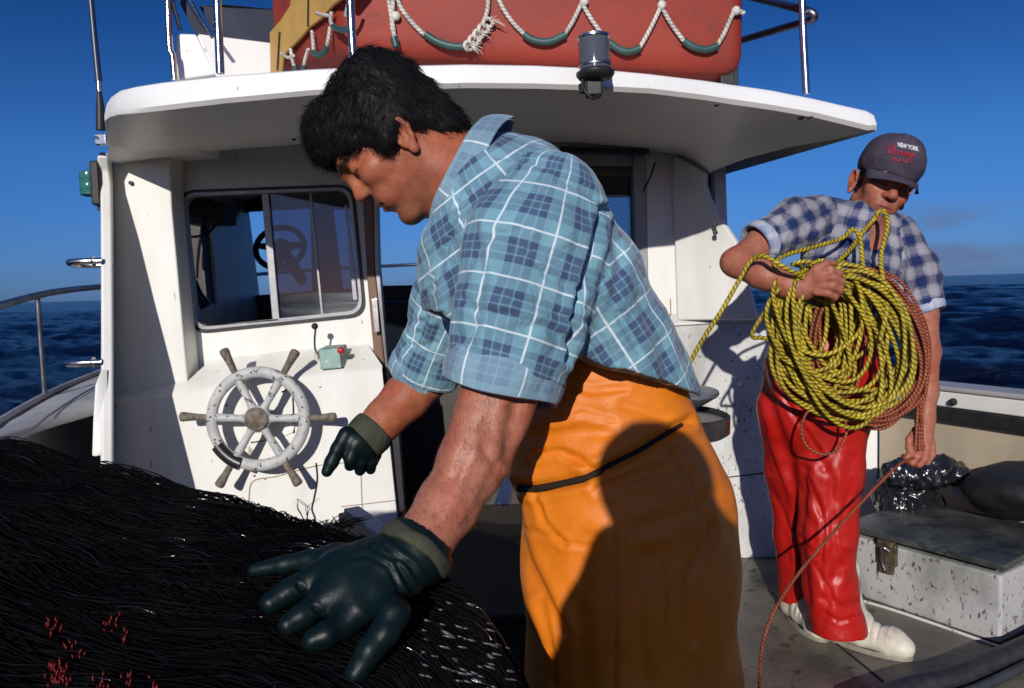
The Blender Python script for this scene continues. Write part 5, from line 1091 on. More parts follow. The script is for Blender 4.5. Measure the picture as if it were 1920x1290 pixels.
    def cuff(c, d, R, w, th, tiltv, seed):
        c = Vector(c); d = Vector(d); a = (-FWD - d * (-FWD).dot(d)).normalized(); b = d.cross(a); rows = []
        prof = [(R - th, 0.008), (R - th * 0.4, w), (R + th * 0.6, w + 0.003), (R + th, w * 0.55), (R + th * 0.9, 0.004), (R + th * 0.2, -0.006), (R - th, 0.004)]
        mb = MB(); n = 56; vs = []; uvs = []
        for j, (r, hgt) in enumerate(prof):
            row = []
            for k in range(n + 1):
                t_ = 2 * math.pi * k / n; wob = 1 + 0.03 * math.sin(3 * t_ + seed) + 0.015 * math.sin(7 * t_ + seed * 2) + 0.02 * math.sin(5 * t_ + j)
                row.append(c + d * (hgt + 0.006 * math.sin(2 * t_ + seed)) + (a * math.cos(t_) + b * math.sin(t_)) * (r * wob))
            rows.append(row)
        vv = [p for r in rows for p in r]; fs = []; us = []
        for i in range(len(rows) - 1):
            for j in range(n):
                fs.append((i * (n + 1) + j, i * (n + 1) + j + 1, (i + 1) * (n + 1) + j + 1, (i + 1) * (n + 1) + j))
                f_ = lambda ii, jj: (2 * math.pi * jj / n * R + 0.02, ii * 0.022 + 0.03)
                us.append((f_(i, j), f_(i, j + 1), f_(i + 1, j + 1), f_(i + 1, j)))
        mb.add(vv, fs, us); return mb.build('cuff', PLF, shirt, 70, sub=1)
    cuff(P(950, 676, 1.12), d1, 0.079, 0.050, 0.010, 0, 1.0); cuff(P(793, 682, 1.56), d2, 0.057, 0.036, 0.008, 0, 2.2)
    # collar
    e1 = (P(905, 232, 1.31) - P(806, 428, 1.31)).normalized(); axn = (RGT * 0.885 - UPV * 0.465).normalized(); e2 = -FWD
    C0 = P(854, 331, 1.31); rows = []
    for k in range(41):
        t_ = 2 * math.pi * k / 40; ct, st = math.cos(t_), math.sin(t_); fr_ = max(0, -ct) ** 2
        up_ = C0 + e1 * (ct * 0.098) + e2 * (st * (0.112 - 0.012 * ct)); wob = 0.003 * math.sin(5 * t_)
        rows.append([up_ + axn * 0.038 - (e1 * ct + e2 * st) * 0.004, up_ + axn * (0.004 + wob), up_ + axn * 0.001 + (e1 * ct + e2 * st) * 0.006, up_ + axn * (0.022) + (e1 * ct + e2 * st) * 0.020, up_ + axn * (0.046 + 0.016 * fr_ + wob) + (e1 * ct + e2 * st) * (0.028 + 0.004 * fr_)])
    mb = MB(); nr = 41; nc = 5; vs = [p for r in rows for p in r]; fs = []; us = []
    for i in range(nr - 1):
        if 18 <= i <= 21: continue                      # open at the throat
        for j in range(nc - 1):
            fs.append((i * nc + j, (i + 1) * nc + j, (i + 1) * nc + j + 1, i * nc + j + 1)); f_ = lambda ii, jj: (2 * math.pi * ii / 40 * 0.09 + 0.03, jj * 0.017 + 0.045)
            us.append((f_(i, j), f_(i + 1, j), f_(i + 1, j + 1), f_(i, j + 1)))
    mb.add(vs, fs, us); mb.build('collar', PLF, shirt, 80, solid=0.003, soff=0, sub=1)
    # --- orange oilskin trousers
    OR = pbr('orange_oilskin', (0.74, 0.205, 0.010), rough=0.46, spec=0.35, col2=(0.60, 0.15, 0.008), nscale=4, nlo=0.4, nhi=0.7, bump=0.3, bscale=24, col3=(0.40, 0.13, 0.02), n3scale=60, n3lo=0.70, n3hi=0.75, rough2=0.56)
    R_ = Field.uni((-0.08, 1.02, 0.0), (0.46, 1.66, 1.18), 0.006)
    Yt = 1.34
    R_.chain([P(1138, 640, Yt), P(1152, 735, Yt), P(1152, 830, Yt), P(1166, 930, Yt), P(1178, 1060, Yt)], [0.094, 0.104, 0.132, 0.165, 0.176], 0.03, sq=FWD, f=0.98)
    R_.chain([P(1178, 1060, Yt), P(1188, 1290, Yt), P(1200, 1600, Yt), P(1205, 1900, Yt)], [0.178, 0.180, 0.17, 0.16], 0.03, sq=FWD, f=0.95)
    R_.cone(P(1015, 880, 1.32), P(1040, 800, 1.32), 0.060, 0.07, 0.04); R_.cone(P(1240, 860, 1.34), P(1285, 950, 1.34), 0.05, 0.070, 0.05)
    R_.cone(P(1085, 690, 1.29), P(1078, 760, 1.28), 0.035, 0.05, 0.04); R_.cone(P(1200, 690, 1.30), P(1222, 780, 1.32), 0.045, 0.050, 0.05); R_.cut(P(1138, 655, 1.30), UPV)
    V4, Q4, N4 = finish(R_, 3)
    V4 = V4 + N4 * (fbm(V4 * [1, 1, 0.6], 6.5, 0.006, 2, 4.0) + fbm(V4, 20, 0.0012, 2, 2.0))[:, None]
    V4 = creases(V4, N4, [([(968, 985), (985, 1050), (1020, 1120), (1052, 1185)], 0.010, 11), ([(1004, 852), (1050, 846), (1085, 862), (1120, 888)], 0.006, 7), ([(950, 912), (1010, 916), (1100, 897), (1200, 842), (1290, 790)], 0.009, 9), ([(1010, 820), (1080, 810), (1140, 812)], 0.004, 12),
                         ([(1120, 915), (1170, 900), (1240, 880)], 0.005, 9), ([(1200, 990), (1290, 960), (1340, 930)], 0.004, 14), ([(1170, 760), (1220, 775), (1265, 800)], 0.003, 9), ([(1210, 1040), (1195, 1140), (1205, 1280)], 0.004, 16), ([(1100, 1010), (1085, 1120), (1095, 1280)], 0.003, 16), ([(1150, 930), (1164, 1060), (1160, 1300)], -0.0035, 3.5), ([(985, 990), (1040, 1010), (1110, 1030)], 0.003, 5), ([(1005, 930), (1020, 980), (1060, 1020)], 0.004, 5), ([(1060, 720), (1110, 735), (1170, 728)], 0.003, 6), ([(1040, 790), (1090, 775), (1150, 790)], 0.003, 5), ([(1260, 850), (1300, 900), (1330, 990)], 0.005, 8), ([(1330, 1000), (1290, 1080), (1300, 1200)], 0.005, 9), ([(1240, 1020), (1260, 1100), (1250, 1250)], 0.004, 7), ([(1010, 1130), (1035, 1200), (1040, 1290)], 0.005, 6)])
    tr = np_obj('trousers', V4, Q4, OR, body)
    bv = bvh_of(tr)
    pts = [hit(bv, x, y, 0.002) for x, y in ((952, 912), (975, 917), (1010, 917), (1055, 908), (1105, 894), (1150, 870), (1200, 842), (1245, 815), (1276, 795))]
    pts = [p for p in pts if p]
    mb = MB(); mb.tube(pts, [0.0065, 0.0065, 0.006, 0.0045, 0.0038, 0.0036], 8, res=5); mb.build('waist_cord', pbr('dark_brown_cord', (0.022, 0.014, 0.010), 0.75, spec=0.2), tr, 70)
    # --- gloves
    GLV = pbr('wet_green_rubber', (0.0026, 0.0095, 0.0100), rough=0.48, spec=0.22, col2=(0.0017, 0.006, 0.007), nscale=14, nlo=0.4, nhi=0.7, bump=0.12, bscale=70, rough2=0.34)
    CUF = pbr('olive_glove_cuff', (0.060, 0.060, 0.038), rough=0.8, spec=0.2, col2=(0.035, 0.036, 0.025), nscale=25, bump=0.2, bscale=120)
    c_ = np.array(P(650, 1120, 0.97)); Gf = Field.uni(c_ - [0.17, 0.14, 0.15], c_ + [0.17, 0.14, 0.16], 0.0026)
    pn = (-FWD * 0.55 + UPV * 0.75 - RGT * 0.2).normalized()
    fing = [([(628, 1046, 1.025), (580, 1050, 1.035), (532, 1058, 1.04), (476, 1069, 1.04)], [0.0135, 0.0125, 0.0115, 0.0085]),
            ([(628, 1068, 0.998), (585, 1084, 0.99), (545, 1108, 0.975), (508, 1130, 0.962)], [0.0160, 0.0155, 0.0150, 0.0140]),
            ([(640, 1102, 0.97), (604, 1128, 0.957), (570, 1152, 0.942), (542, 1171, 0.932)], [0.0160, 0.0152, 0.0146, 0.0135]),
            ([(664, 1148, 0.948), (640, 1172, 0.935), (612, 1190, 0.92), (588, 1200, 0.915)], [0.0165, 0.0160, 0.0155, 0.0140]),
            ([(706, 1112, 0.95), (738, 1150, 0.915), (722, 1186, 0.90), (696, 1218, 0.888), (668, 1262, 0.88)], [0.019, 0.0185, 0.0165, 0.0155, 0.0138])]
    for p_, r_ in fing: Gf.chain([P(*q) for q in p_], r_, 0.007)
    Gf.cone(P(765, 1052, 0.995), P(700, 1074, 0.985), 0.036, 0.046, 0.02, sq=pn, f=0.72); Gf.cone(P(700, 1074, 0.985), P(650, 1080, 0.985), 0.046, 0.038, 0.02, sq=pn, f=0.6)
    for p_, r_ in fing[:4]: Gf.cone(P(710, 1078, 0.985), P(*p_[0]), 0.03, 0.017, 0.016, sq=pn, f=0.72)
    Gf.cone(P(735, 1075, 0.98), P(712, 1115, 0.952), 0.03, 0.02, 0.016)
    fd = (P(838, 950, 1.05) - P(770, 1045, 1.005)).normalized(); wc_ = P(772, 1042, 1.006)
    Gf.cone(P(752, 1056, 0.995), wc_ + fd * 0.006, 0.042, 0.050, 0.012); Gf.cone(wc_ - fd * 0.004, wc_ + fd * 0.06, 0.0415, 0.044, 0.004, 's')
    V5, Q5, N5 = finish(Gf, 1)
    V5 = creases(V5, N5, [([(655, 1045), (690, 1040), (730, 1062), (760, 1130)], 0.0018, 5), ([(700, 1030), (740, 1050), (775, 1110)], 0.003, 5), ([(560, 1098), (572, 1112)], 0.002, 4), ([(590, 1140), (602, 1150)], 0.002, 4), ([(725, 1028), (770, 1062), (795, 1105)], 0.003, 5)])
    V5 = V5 + N5 * fbm(V5, 40, 0.0007, 2, 1.0)[:, None]
    gl = np_obj('glove', V5, Q5, GLV, body)
    mb = MB(); mb.lathe(wc_ - fd * 0.002, fd, [(0.0445, 0.000), (0.0505, 0.000), (0.053, 0.006), (0.053, 0.016), (0.0505, 0.021), (0.046, 0.021), (0.044, 0.012)], 48); o = mb.build('glove_cuff', CUF, gl, 60, sub=1)
    for v in o.data.vertices: v.co += Vector((0, 0, 1)) * 0.0015 * math.sin(v.co.x * 160) + fd * 0.002 * math.sin(v.co.y * 120)
    c_ = np.array(P(668, 835, 1.49)); Gf = Field.uni(c_ - 0.12, c_ + 0.12, 0.003)
    Gf.cone(P(698, 812, 1.505), P(672, 830, 1.485), 0.040, 0.033, 0.012); Gf.cone(P(694, 826, 1.5), P(688, 838, 1.495), 0.034, 0.026, 0.012)
    for p_, r_ in (([(650, 815, 1.47), (634, 842, 1.46), (622, 866, 1.455), (613, 884, 1.45)], [0.016, 0.0135, 0.0125, 0.0105]), ([(664, 838, 1.465), (657, 860, 1.46), (656, 873, 1.47)], [0.0125, 0.0115, 0.0105]), ([(679, 842, 1.475), (676, 866, 1.475), (675, 882, 1.485)], [0.0125, 0.0115, 0.0105]),
                     ([(695, 844, 1.49), (696, 866, 1.49), (695, 880, 1.5)], [0.012, 0.011, 0.010]), ([(702, 838, 1.5), (704, 852, 1.51), (700, 866, 1.51)], [0.0115, 0.011, 0.010])):
        Gf.chain([P(*q) for q in p_], r_, 0.006)
    fd2 = (P(762, 745, 1.545) - P(690, 820, 1.50)).normalized()
    V6, Q6, N6 = finish(Gf, 1); gl2 = np_obj('glove', V6, Q6, GLV, body)
    mb = MB(); mb.lathe(P(692, 816, 1.502), fd2, [(0.033, -0.02), (0.041, -0.02), (0.0435, -0.01), (0.044, 0.012), (0.042, 0.02), (0.037, 0.02), (0.036, 0.0)], 40); mb.build('glove_cuff', CUF, gl2, 60, sub=1)
    return body
build_main_man()

# ================================================================ MAN ON THE RIGHT (red oilskins, blue check shirt, cap, coiling rope)
def build_rope_man():
    O = P(1659, 362, 2.72)
    H = Frame(O, -FWD * 0.95 - UPV * 0.30 + RGT * 0.015, RGT, UPV * 0.90 + RGT * 0.30 - FWD * 0.30, 1.10)
    H = Frame(P(1651, 353, 2.72), H.n - RGT * 0.13, RGT, H.u, 1.13); HC = Frame(H.O, H.n, RGT, H.u, 1.0)
    F = Field(mixed_axis(0.60, 1.50, 1.13, 1.40, 0.0034, 0.0055), mixed_axis(2.24, 2.96, 2.52, 2.84, 0.0036, 0.006), mixed_axis(0.62, 1.80, 1.40, 1.72, 0.0034, 0.006))
    head(F, H)
    F.chain([H.p(-0.03, 0, -0.06), P(1625, 440, 2.72), P(1600, 500, 2.70), P(1575, 640, 2.70), P(1545, 720, 2.70)], [0.056, 0.062, 0.09, 0.10, 0.10], 0.03)
    F.cone(P(1600, 440, 2.70), P(1520, 420, 2.67), 0.06, 0.05, 0.03); F.cone(P(1625, 440, 2.70), P(1690, 450, 2.67), 0.06, 0.05, 0.03)
    F.chain([P(1520, 420, 2.67), P(1432, 455, 2.59), P(1383, 492, 2.53), P(1430, 514, 2.46), P(1478, 534, 2.41), P(1506, 542, 2.385)], [0.05, 0.052, 0.046, 0.0455, 0.037, 0.031], 0.02)
    F.cone(P(1372, 492, 2.535), P(1385, 500, 2.52), 0.034, 0.03, 0.02)
    F.cone(P(1506, 542, 2.385), P(1538, 529, 2.355), 0.031, 0.036, 0.015, sq=FWD, f=0.75)
    fl = [[(1530, 513, 2.345), (1556, 505, 2.325), (1574, 512, 2.335), (1576, 523, 2.36)], [(1534, 524, 2.335), (1562, 520, 2.312), (1579, 528, 2.325), (1580, 537, 2.35)], [(1534, 536, 2.338), (1560, 536, 2.318), (1575, 544, 2.33), (1574, 552, 2.352)],
          [(1530, 547, 2.345), (1552, 550, 2.33), (1565, 557, 2.342), (1562, 563, 2.36)], [(1512, 524, 2.36), (1530, 503, 2.345), (1550, 494, 2.345), (1563, 494, 2.36)]]
    for f_ in fl: F.chain([P(*q) for q in f_], [0.0125, 0.0115, 0.0105, 0.0092], 0.005)
    F.chain([P(1690, 450, 2.67), P(1722, 520, 2.65), P(1729, 590, 2.62), P(1735, 660, 2.60), P(1737, 735, 2.58), P(1735, 785, 2.565)], [0.05, 0.05, 0.047, 0.044, 0.034, 0.029], 0.02)
    F.cone(P(1735, 785, 2.565), P(1730, 830, 2.55), 0.029, 0.034, 0.015, sq=FWD, f=0.75)
    fr_ = [[(1747, 832, 2.545), (1747, 852, 2.53), (1738, 866, 2.53), (1726, 868, 2.545)], [(1737, 838, 2.535), (1735, 858, 2.52), (1724, 871, 2.522), (1713, 871, 2.54)], [(1726, 838, 2.53), (1721, 857, 2.515), (1711, 868, 2.518), (1702, 866, 2.535)], [(1715, 834, 2.53), (1708, 850, 2.518), (1700, 858, 2.52), (1694, 856, 2.535)], [(1717, 806, 2.55), (1705, 824, 2.53), (1704, 840, 2.52), (1712, 850, 2.515)]]
    for f_ in fr_: F.chain([P(*q) for q in f_], [0.0125, 0.0115, 0.0105, 0.0092], 0.005)
    V, Q, N = finish(F, 2); V = V + N * fbm(V, 26, 0.0008, 3, 11.0)[:, None]
    col = skin_tint(V, H, (0.36, 0.135, 0.082), 0.75); L = H.loc(V)
    hm = ((L[:, 2] > -0.035) & (L[:, 0] < 0.012) & (np.abs(L[:, 1]) < 0.0755) & (L[:, 0] > -0.13) & (L[:, 2] < 0.15)); col[hm] = [0.012, 0.010, 0.009]
    fa = (L[:, 2] < -0.16); col[fa] = col[fa] * 0.4 + np.array([0.34, 0.135, 0.085]) * 0.6
    body = np_obj('person', V, Q, SKIN, None, col=col)
    tag(body, 'man in red oilskin trousers, blue check shirt and dark cap coiling yellow rope', 'person')
    # cap
    CAPM = pbr('faded_navy_cotton', (0.070, 0.056, 0.080), rough=0.85, spec=0.2, col2=(0.042, 0.038, 0.062), nscale=18, bump=0.12, bscale=300)
    Fc = Field.uni(np.array(O) - 0.24, np.array(O) + 0.24, 0.0042)
    Fc.ell(HC.p(-0.008, 0, 0.084), HC.M, (0.124, 0.099, 0.100), 0.01); Fc.ell(HC.p(0.052, 0, 0.092), HC.M, (0.074, 0.078, 0.088), 0.03)
    Fc.cut(HC.p(0.0, 0, 0.040), -HC.u + HC.n * 0.10, 0.005)
    Fc.ell(HC.p(-0.006, 0, 0.022), HC.M, (0.114, 0.089, 0.04), 0.004, 's')
    Vc, Qc, Nc = finish(Fc, 1); Lc = HC.loc(Vc); seam = np.minimum(np.abs(Lc[:, 1]), np.abs(np.abs(Lc[:, 1]) - 0.9 * np.abs(Lc[:, 0] + 0.0)))
    Vc = Vc - Nc * (0.0022 * np.exp(-(seam / 0.003) ** 2))[:, None] + Nc * fbm(Vc, 22, 0.003, 2, 2)[:, None]
    cap = np_obj('cap', Vc, Qc, CAPM, body)
    rows = []
    for i in range(25):
        t_ = -1 + 2 * i / 24; s_ = t_ * 0.089; a = 0.116 * math.sqrt(max(0, 1 - (t_ * 0.88) ** 2)) - 0.004; rr_ = []
        for j in range(7):
            q = j / 6; n_ = a + 0.006 + q * (0.060 * math.sqrt(max(0.0, 1 - abs(t_) ** 2.6)) + 0.004); rr_.append(HC.p(n_, s_ * (1 + 0.02 * q), 0.054 - 0.016 * q - 0.022 * t_ * t_ * (0.35 + 0.65 * q)))
        rows.append(rr_)
    mb = MB(); mb.grid(rows); mb.build('brim', CAPM, cap, 70, solid=0.004, soff=0, bevel=0.0)
    MB().lathe(HC.p(-0.004, 0, 0.1835), HC.u, [(0.001, 0.006), (0.008, 0.004), (0.010, -0.002)], 12).build('button', CAPM, cap, 60)
    # lettering on the cap front
    bv = bvh_of(cap)
    def on_cap(px, py, off=0.0012):
        d = ray(px, py).normalized(); loc, nor, _, _ = bv.ray_cast(CAM, d); return None if loc is None else loc - d * off
    cu = bpy.data.curves.new('txt', 'FONT'); cu.body = 'NEW YORK'; cu.size = 1.0; cu.align_x = 'CENTER'; cu.resolution_u = 2; cu.offset = 0.022
    to = bpy.data.objects.new('txt', cu); COL.objects.link(to); dg = bpy.context.evaluated_depsgraph_get(); dg.update()
    me = bpy.data.meshes.new_from_object(to.evaluated_get(dg)); bpy.data.objects.remove(to)
    xs = [v.co.x for v in me.vertices]; w_ = max(xs) - min(xs); x0 = min(xs); ok = True
    for v in me.vertices:
        u_ = (v.co.x - x0) / w_; h_ = v.co.y / 0.72
        p_ = on_cap(1684 + 39 * u_ - 1.0 * h_, 274.5 + 9 * u_ - 8.5 * h_)
        if p_ is None: p_ = P(1700, 275, 2.6); ok = False
        v.co = p_
    me.name = 'lettering'; me.materials.append(pbr('white_thread', (0.75, 0.74, 0.72), 0.7)); lo_ = bpy.data.objects.new('lettering', me); COL.objects.link(lo_); set_parent(lo_, cap)
    REDT = pbr('red_thread', (0.30, 0.012, 0.035), 0.7)
    mb = MB()
    for st in ([(1664, 268), (1668, 280), (1664, 288), (1672, 284), (1679, 270), (1676, 286), (1682, 290), (1688, 282), (1692, 292), (1698, 284), (1700, 294), (1706, 286), (1708, 297), (1714, 288)], [(1672, 303), (1677, 296), (1683, 303), (1690, 297), (1697, 305), (1704, 299), (1710, 306)], [(1682, 284), (1700, 288), (1716, 294)], [(1662, 276), (1672, 276)]):
        pts = [on_cap(x, y, 0.002) for x, y in st]; pts = [p for p in pts if p]
        if len(pts) > 1: mb.tube(pts, 0.0026, 5, res=4)
    mb.build('script_lettering', REDT, cap, 60)
    # shirt
    lo = np.array([0.68, 2.36, 0.98]); hi = np.array([1.50, 2.98, 1.62]); h = 0.0052
    T = Field.uni(lo, hi, h)
    T.chain([P(1618, 425, 2.72), P(1600, 485, 2.70), P(1588, 560, 2.69), P(1568, 650, 2.69)], [0.075, 0.125, 0.132, 0.130], 0.04, sq=RGT, f=1.22)
    T.cone(P(1528, 412, 2.68), P(1600, 425, 2.71), 0.072, 0.085, 0.04); T.cone(P(1682, 448, 2.68), P(1630, 430, 2.71), 0.068, 0.085, 0.04)
    S1 = Field.uni(lo, hi, h); ax1 = (P(1530, 410, 2.68), P(1415, 460, 2.57)); S1.chain([P(1530, 413, 2.68), P(1490, 420, 2.65), P(1420, 458, 2.58), P(1405, 468, 2.57)], [0.078, 0.080, 0.066, 0.064], 0.03)
    S2 = Field.uni(lo, hi, h); ax2 = (P(1688, 445, 2.67), P(1728, 585, 2.62)); S2.chain([P(1682, 450, 2.68), P(1718, 510, 2.655), P(1728, 570, 2.63), P(1730, 590, 2.625)], [0.074, 0.070, 0.061, 0.060], 0.03)
    d1 = (ax1[1] - ax1[0]).normalized(); d2 = (ax2[1] - ax2[0]).normalized(); c1 = P(1422, 457, 2.58); c2 = P(1729, 578, 2.625)
    S1.cut(c1, d1); S2.cut(c2, d2); S1.cone(c1 - d1 * 0.03, c1 + d1 * 0.1, 0.055, 0.055, 0.004, 's'); S2.cone(c2 - d2 * 0.03, c2 + d2 * 0.1, 0.050, 0.050, 0.004, 's')
    T.cone(H.p(-0.02, 0, -0.07), P(1632, 445, 2.66), 0.060, 0.055, 0.006, 's'); T.cone(P(1645, 425, 2.64), P(1640, 480, 2.575), 0.040, 0.018, 0.006, 's')
    G = Field.uni(lo, hi, h); G.f = T.f.copy()
    for S_ in (S1, S2):
        hh = np.maximum(0.010 - np.abs(G.f - S_.f), 0) / 0.010; G.f = np.minimum(G.f, S_.f) - hh * hh * 0.0025
    V3, Q3, N3 = finish(G, 2); V3 = V3 + N3 * (fbm(V3, 10, 0.008, 2, 21.0) + fbm(V3, 24, 0.003, 2, 5.0))[:, None]
    V3 = creases(V3, N3, [([(1560, 372), (1535, 420), (1505, 465)], 0.008, 5), ([(1480, 372), (1470, 420), (1455, 470)], 0.006, 5), ([(1510, 390), (1500, 440), (1485, 470)], 0.005, 5), ([(1655, 470), (1650, 540), (1640, 600)], 0.004, 4), ([(1695, 470), (1690, 540), (1700, 580)], 0.007, 5), ([(1735, 500), (1715, 530), (1705, 550)], 0.005, 4), ([(1600, 380), (1590, 430), (1600, 470)], 0.005, 5)])
    N3 = vnormals(V3, Q3); cen = V3[Q3].mean(1); part = np.argmin(np.stack([sample(T, cen), sample(S1, cen), sample(S2, cen)], 1), 1)
    uv = cyl_uv(V3, Q3, [(P(1618, 420, 2.72), P(1572, 650, 2.69), -FWD, 0.15), (ax1[0], ax1[1], -FWD, 0.078), (ax2[0], ax2[1], -FWD, 0.066)], part)
    PB = plaid_mat('blue_check_cotton', 0.070, (0.30, 0.29, 0.33), (0.010, 0.022, 0.095), (0.6, 0.6, 0.6), mode='check')
    PBL = plaid_mat('pale_check_lining', 0.070, (0.42, 0.44, 0.50), (0.16, 0.21, 0.36), (0.6, 0.6, 0.6), mode='check', fade=0.2)
    shirt = np_obj('shirt', V3, Q3, PB, body, uv=uv)
    for c, d, R_, w in ((P(1433, 450, 2.59), d1, 0.063, 0.044), (P(1728, 567, 2.63), d2, 0.058, 0.036)):
        a = (-FWD - d * (-FWD).dot(d)).normalized(); b = d.cross(a); rows = []; n = 40
        for (r, hgt) in ((R_ - 0.010, 0.004), (R_ - 0.006, w), (R_ + 0.006, w + 0.003), (R_ + 0.011, w * 0.5), (R_ + 0.009, 0.0), (R_, -0.006)):
            rows.append([c + d * (hgt + 0.005 * math.sin(2 * 6.283 * k / n)) + (a * math.cos(6.2832 * k / n) + b * math.sin(6.2832 * k / n)) * r * (1 + 0.03 * math.sin(3 * 6.283 * k / n + r * 90)) for k in range(n + 1)])
        vs = [p for r in rows for p in r]; fs = []; us = []
        for i in range(5):
            for j in range(n):
                fs.append((i * (n + 1) + j, i * (n + 1) + j + 1, (i + 1) * (n + 1) + j + 1, (i + 1) * (n + 1) + j)); g_ = lambda ii, jj: (6.2832 * jj / n * R_, ii * 0.018)
                us.append((g_(i, j), g_(i, j + 1), g_(i + 1, j + 1), g_(i + 1, j)))
        mb = MB(); mb.add(vs, fs, us); mb.build('cuff', PBL, shirt, 70, sub=1)
    # collar: two wings either side of the open neck
    nc_ = P(1630, 428, 2.70); e1 = (RGT * 0.97 - UPV * 0.12).normalized(); e2 = (-FWD * 0.80 - UPV * 0.6).normalized(); axn = (UPV * -0.8 + FWD * -0.5 + RGT * -0.1).normalized(); rows = []
    for k in range(37):
        t_ = math.pi * 0.64 + 2 * math.pi * (k / 36) * 0.86; ct, st = math.cos(t_), math.sin(t_); o_ = e1 * ct + e2 * st; fr2 = max(0, st) ** 2
        up_ = nc_ + e1 * (ct * 0.078) + e2 * (st * 0.078) - axn * 0.036
        rows.append([up_ + axn * 0.03 - o_ * 0.004, up_, up_ + o_ * 0.006, up_ + axn * 0.026 + o_ * 0.018, up_ + axn * (0.044 + 0.030 * fr2) + o_ * 0.026])
    vs = [p for r in rows for p in r]; fs = []; us = []
    for i in range(36):
        for j in range(4):
            fs.append((i * 5 + j, (i + 1) * 5 + j, (i + 1) * 5 + j + 1, i * 5 + j + 1)); g_ = lambda ii, jj: (ii * 0.0135, jj * 0.017)
            us.append((g_(i, j), g_(i + 1, j), g_(i + 1, j + 1), g_(i, j + 1)))
    mb = MB(); mb.add(vs, fs, us); mb.build('collar', PB, shirt, 80, solid=0.003, soff=0, sub=1)
    # red oilskin trousers
    RO = pbr('red_oilskin', (0.44, 0.011, 0.008), rough=0.34, spec=0.36, col2=(0.36, 0.009, 0.007), nscale=7, nlo=0.35, nhi=0.7, bump=0.3, bscale=38, rough2=0.5)
    R_ = Field.uni((0.68, 2.34, 0.03), (1.28, 3.06, 1.16), 0.0062)
    R_.chain([P(1556, 618, 2.68), P(1545, 690, 2.68), P(1532, 765, 2.68)], [0.148, 0.158, 0.152], 0.04, sq=RGT, f=1.20)
    R_.chain([P(1562, 770, 2.66), P(1556, 880, 2.64), P(1550, 1000, 2.63), P(1556, 1100, 2.63), P(1573, 1180, 2.62), P(1575, 1205, 2.62)], [0.122, 0.104, 0.092, 0.085, 0.083, 0.085], 0.03)
    R_.chain([P(1488, 765, 2.72), P(1490, 880, 2.78), P(1498, 1000, 2.84), P(1500, 1135, 2.92), P(1500, 1160, 2.92)], [0.120, 0.098, 0.084, 0.072, 0.07], 0.03)
    R_.cut(P(1574, 1188, 2.60), -UPV + RGT * 0.10) if False else None
    Z0 = P(1574, 1186, 2.60).z
    sl = R_._sub((0.68, 2.34, 0.0), (1.28, 3.06, Z0)); R_.f[:, :, :max(1, int((Z0 - 0.03) / 0.0062))] = 0.05
    V4, Q4, N4 = finish(R_, 2)
    V4 = V4 + N4 * (fbm(V4 * [1, 1, 0.5], 7, 0.006, 2, 31.0) + fbm(V4, 26, 0.0015, 2, 3.0))[:, None]
    V4 = creases(V4, N4, [([(1425, 690), (1460, 800), (1500, 900), (1540, 960)], 0.0060, 9), ([(1440, 760), (1480, 880), (1520, 980)], 0.0048, 8), ([(1510, 880), (1500, 1000), (1515, 1130)], 0.0084, 8), ([(1530, 850), (1560, 900), (1560, 960), (1568, 1080)], 0.0042, 8), ([(1600, 860), (1580, 940), (1590, 1010)], 0.0036, 8), ([(1540, 1120), (1580, 1140), (1605, 1130)], 0.0036, 7),
                          ([(1475, 650), (1500, 720), (1560, 780)], 0.0042, 9), ([(1600, 780), (1570, 820), (1545, 880)], 0.0036, 8), ([(1590, 1040), (1560, 1090), (1545, 1160)], 0.0036, 8), ([(1430, 830), (1470, 950), (1480, 1050)], 0.0036, 8), ([(1450, 700), (1490, 780), (1540, 850)], 0.0036, 4), ([(1480, 700), (1520, 760), (1580, 800)], 0.0036, 4), ([(1440, 900), (1480, 990), (1530, 1040)], 0.0030, 4), ([(1520, 900), (1545, 980), (1540, 1060)], 0.0036, 4), ([(1600, 900), (1575, 985), (1585, 1060)], 0.0030, 4), ([(1530, 1060), (1560, 1120), (1600, 1160)], 0.0036, 4), ([(1545, 1150), (1575, 1165), (1612, 1155)], 0.0030, 3.5), ([(1425, 760), (1445, 850), (1475, 930)], 0.0030, 4)])
    tr = np_obj('trousers', V4, Q4, RO, body)
    # white boots
    BT = pbr('cream_rubber_boot', (0.64, 0.60, 0.50), rough=0.5, spec=0.35, col2=(0.36, 0.31, 0.24), nscale=12, nlo=0.45, nhi=0.72, bump=0.1, bscale=40)
    SOL = pbr('boot_sole', (0.30, 0.27, 0.21), rough=0.6, col2=(0.2, 0.18, 0.15), nscale=20)
    for hp, tp, D in ((Pz(1556, 1196, 0), Pz(1664, 1226, 0), 0), (Pz(1482, 1150, 0), Pz(1520, 1182, 0), 1)):
        d = (tp - hp); d.z = 0; d.normalize(); sd = Vector((-d.y, d.x, 0)); Lf = 0.255 if D == 0 else 0.24; z_ = Vector((0, 0, 1)); A = hp + d * 0.02
        lo_ = np.minimum(np.array(A), np.array(A + d * Lf)) - 0.09; hi_ = np.maximum(np.array(A), np.array(A + d * Lf)) + 0.09; lo_[2] = -0.02; hi_[2] = 0.3
        B = Field.uni(lo_, hi_, 0.004)
        B.cone(A + z_ * 0.046, A + d * 0.09 + z_ * 0.05, 0.044, 0.046, 0.02); B.cone(A + d * 0.09 + z_ * 0.05, A + d * 0.19 + z_ * 0.044, 0.046, 0.047, 0.02); B.cone(A + d * 0.19 + z_ * 0.042, A + d * (Lf - 0.03) + z_ * 0.036, 0.048, 0.036, 0.02)
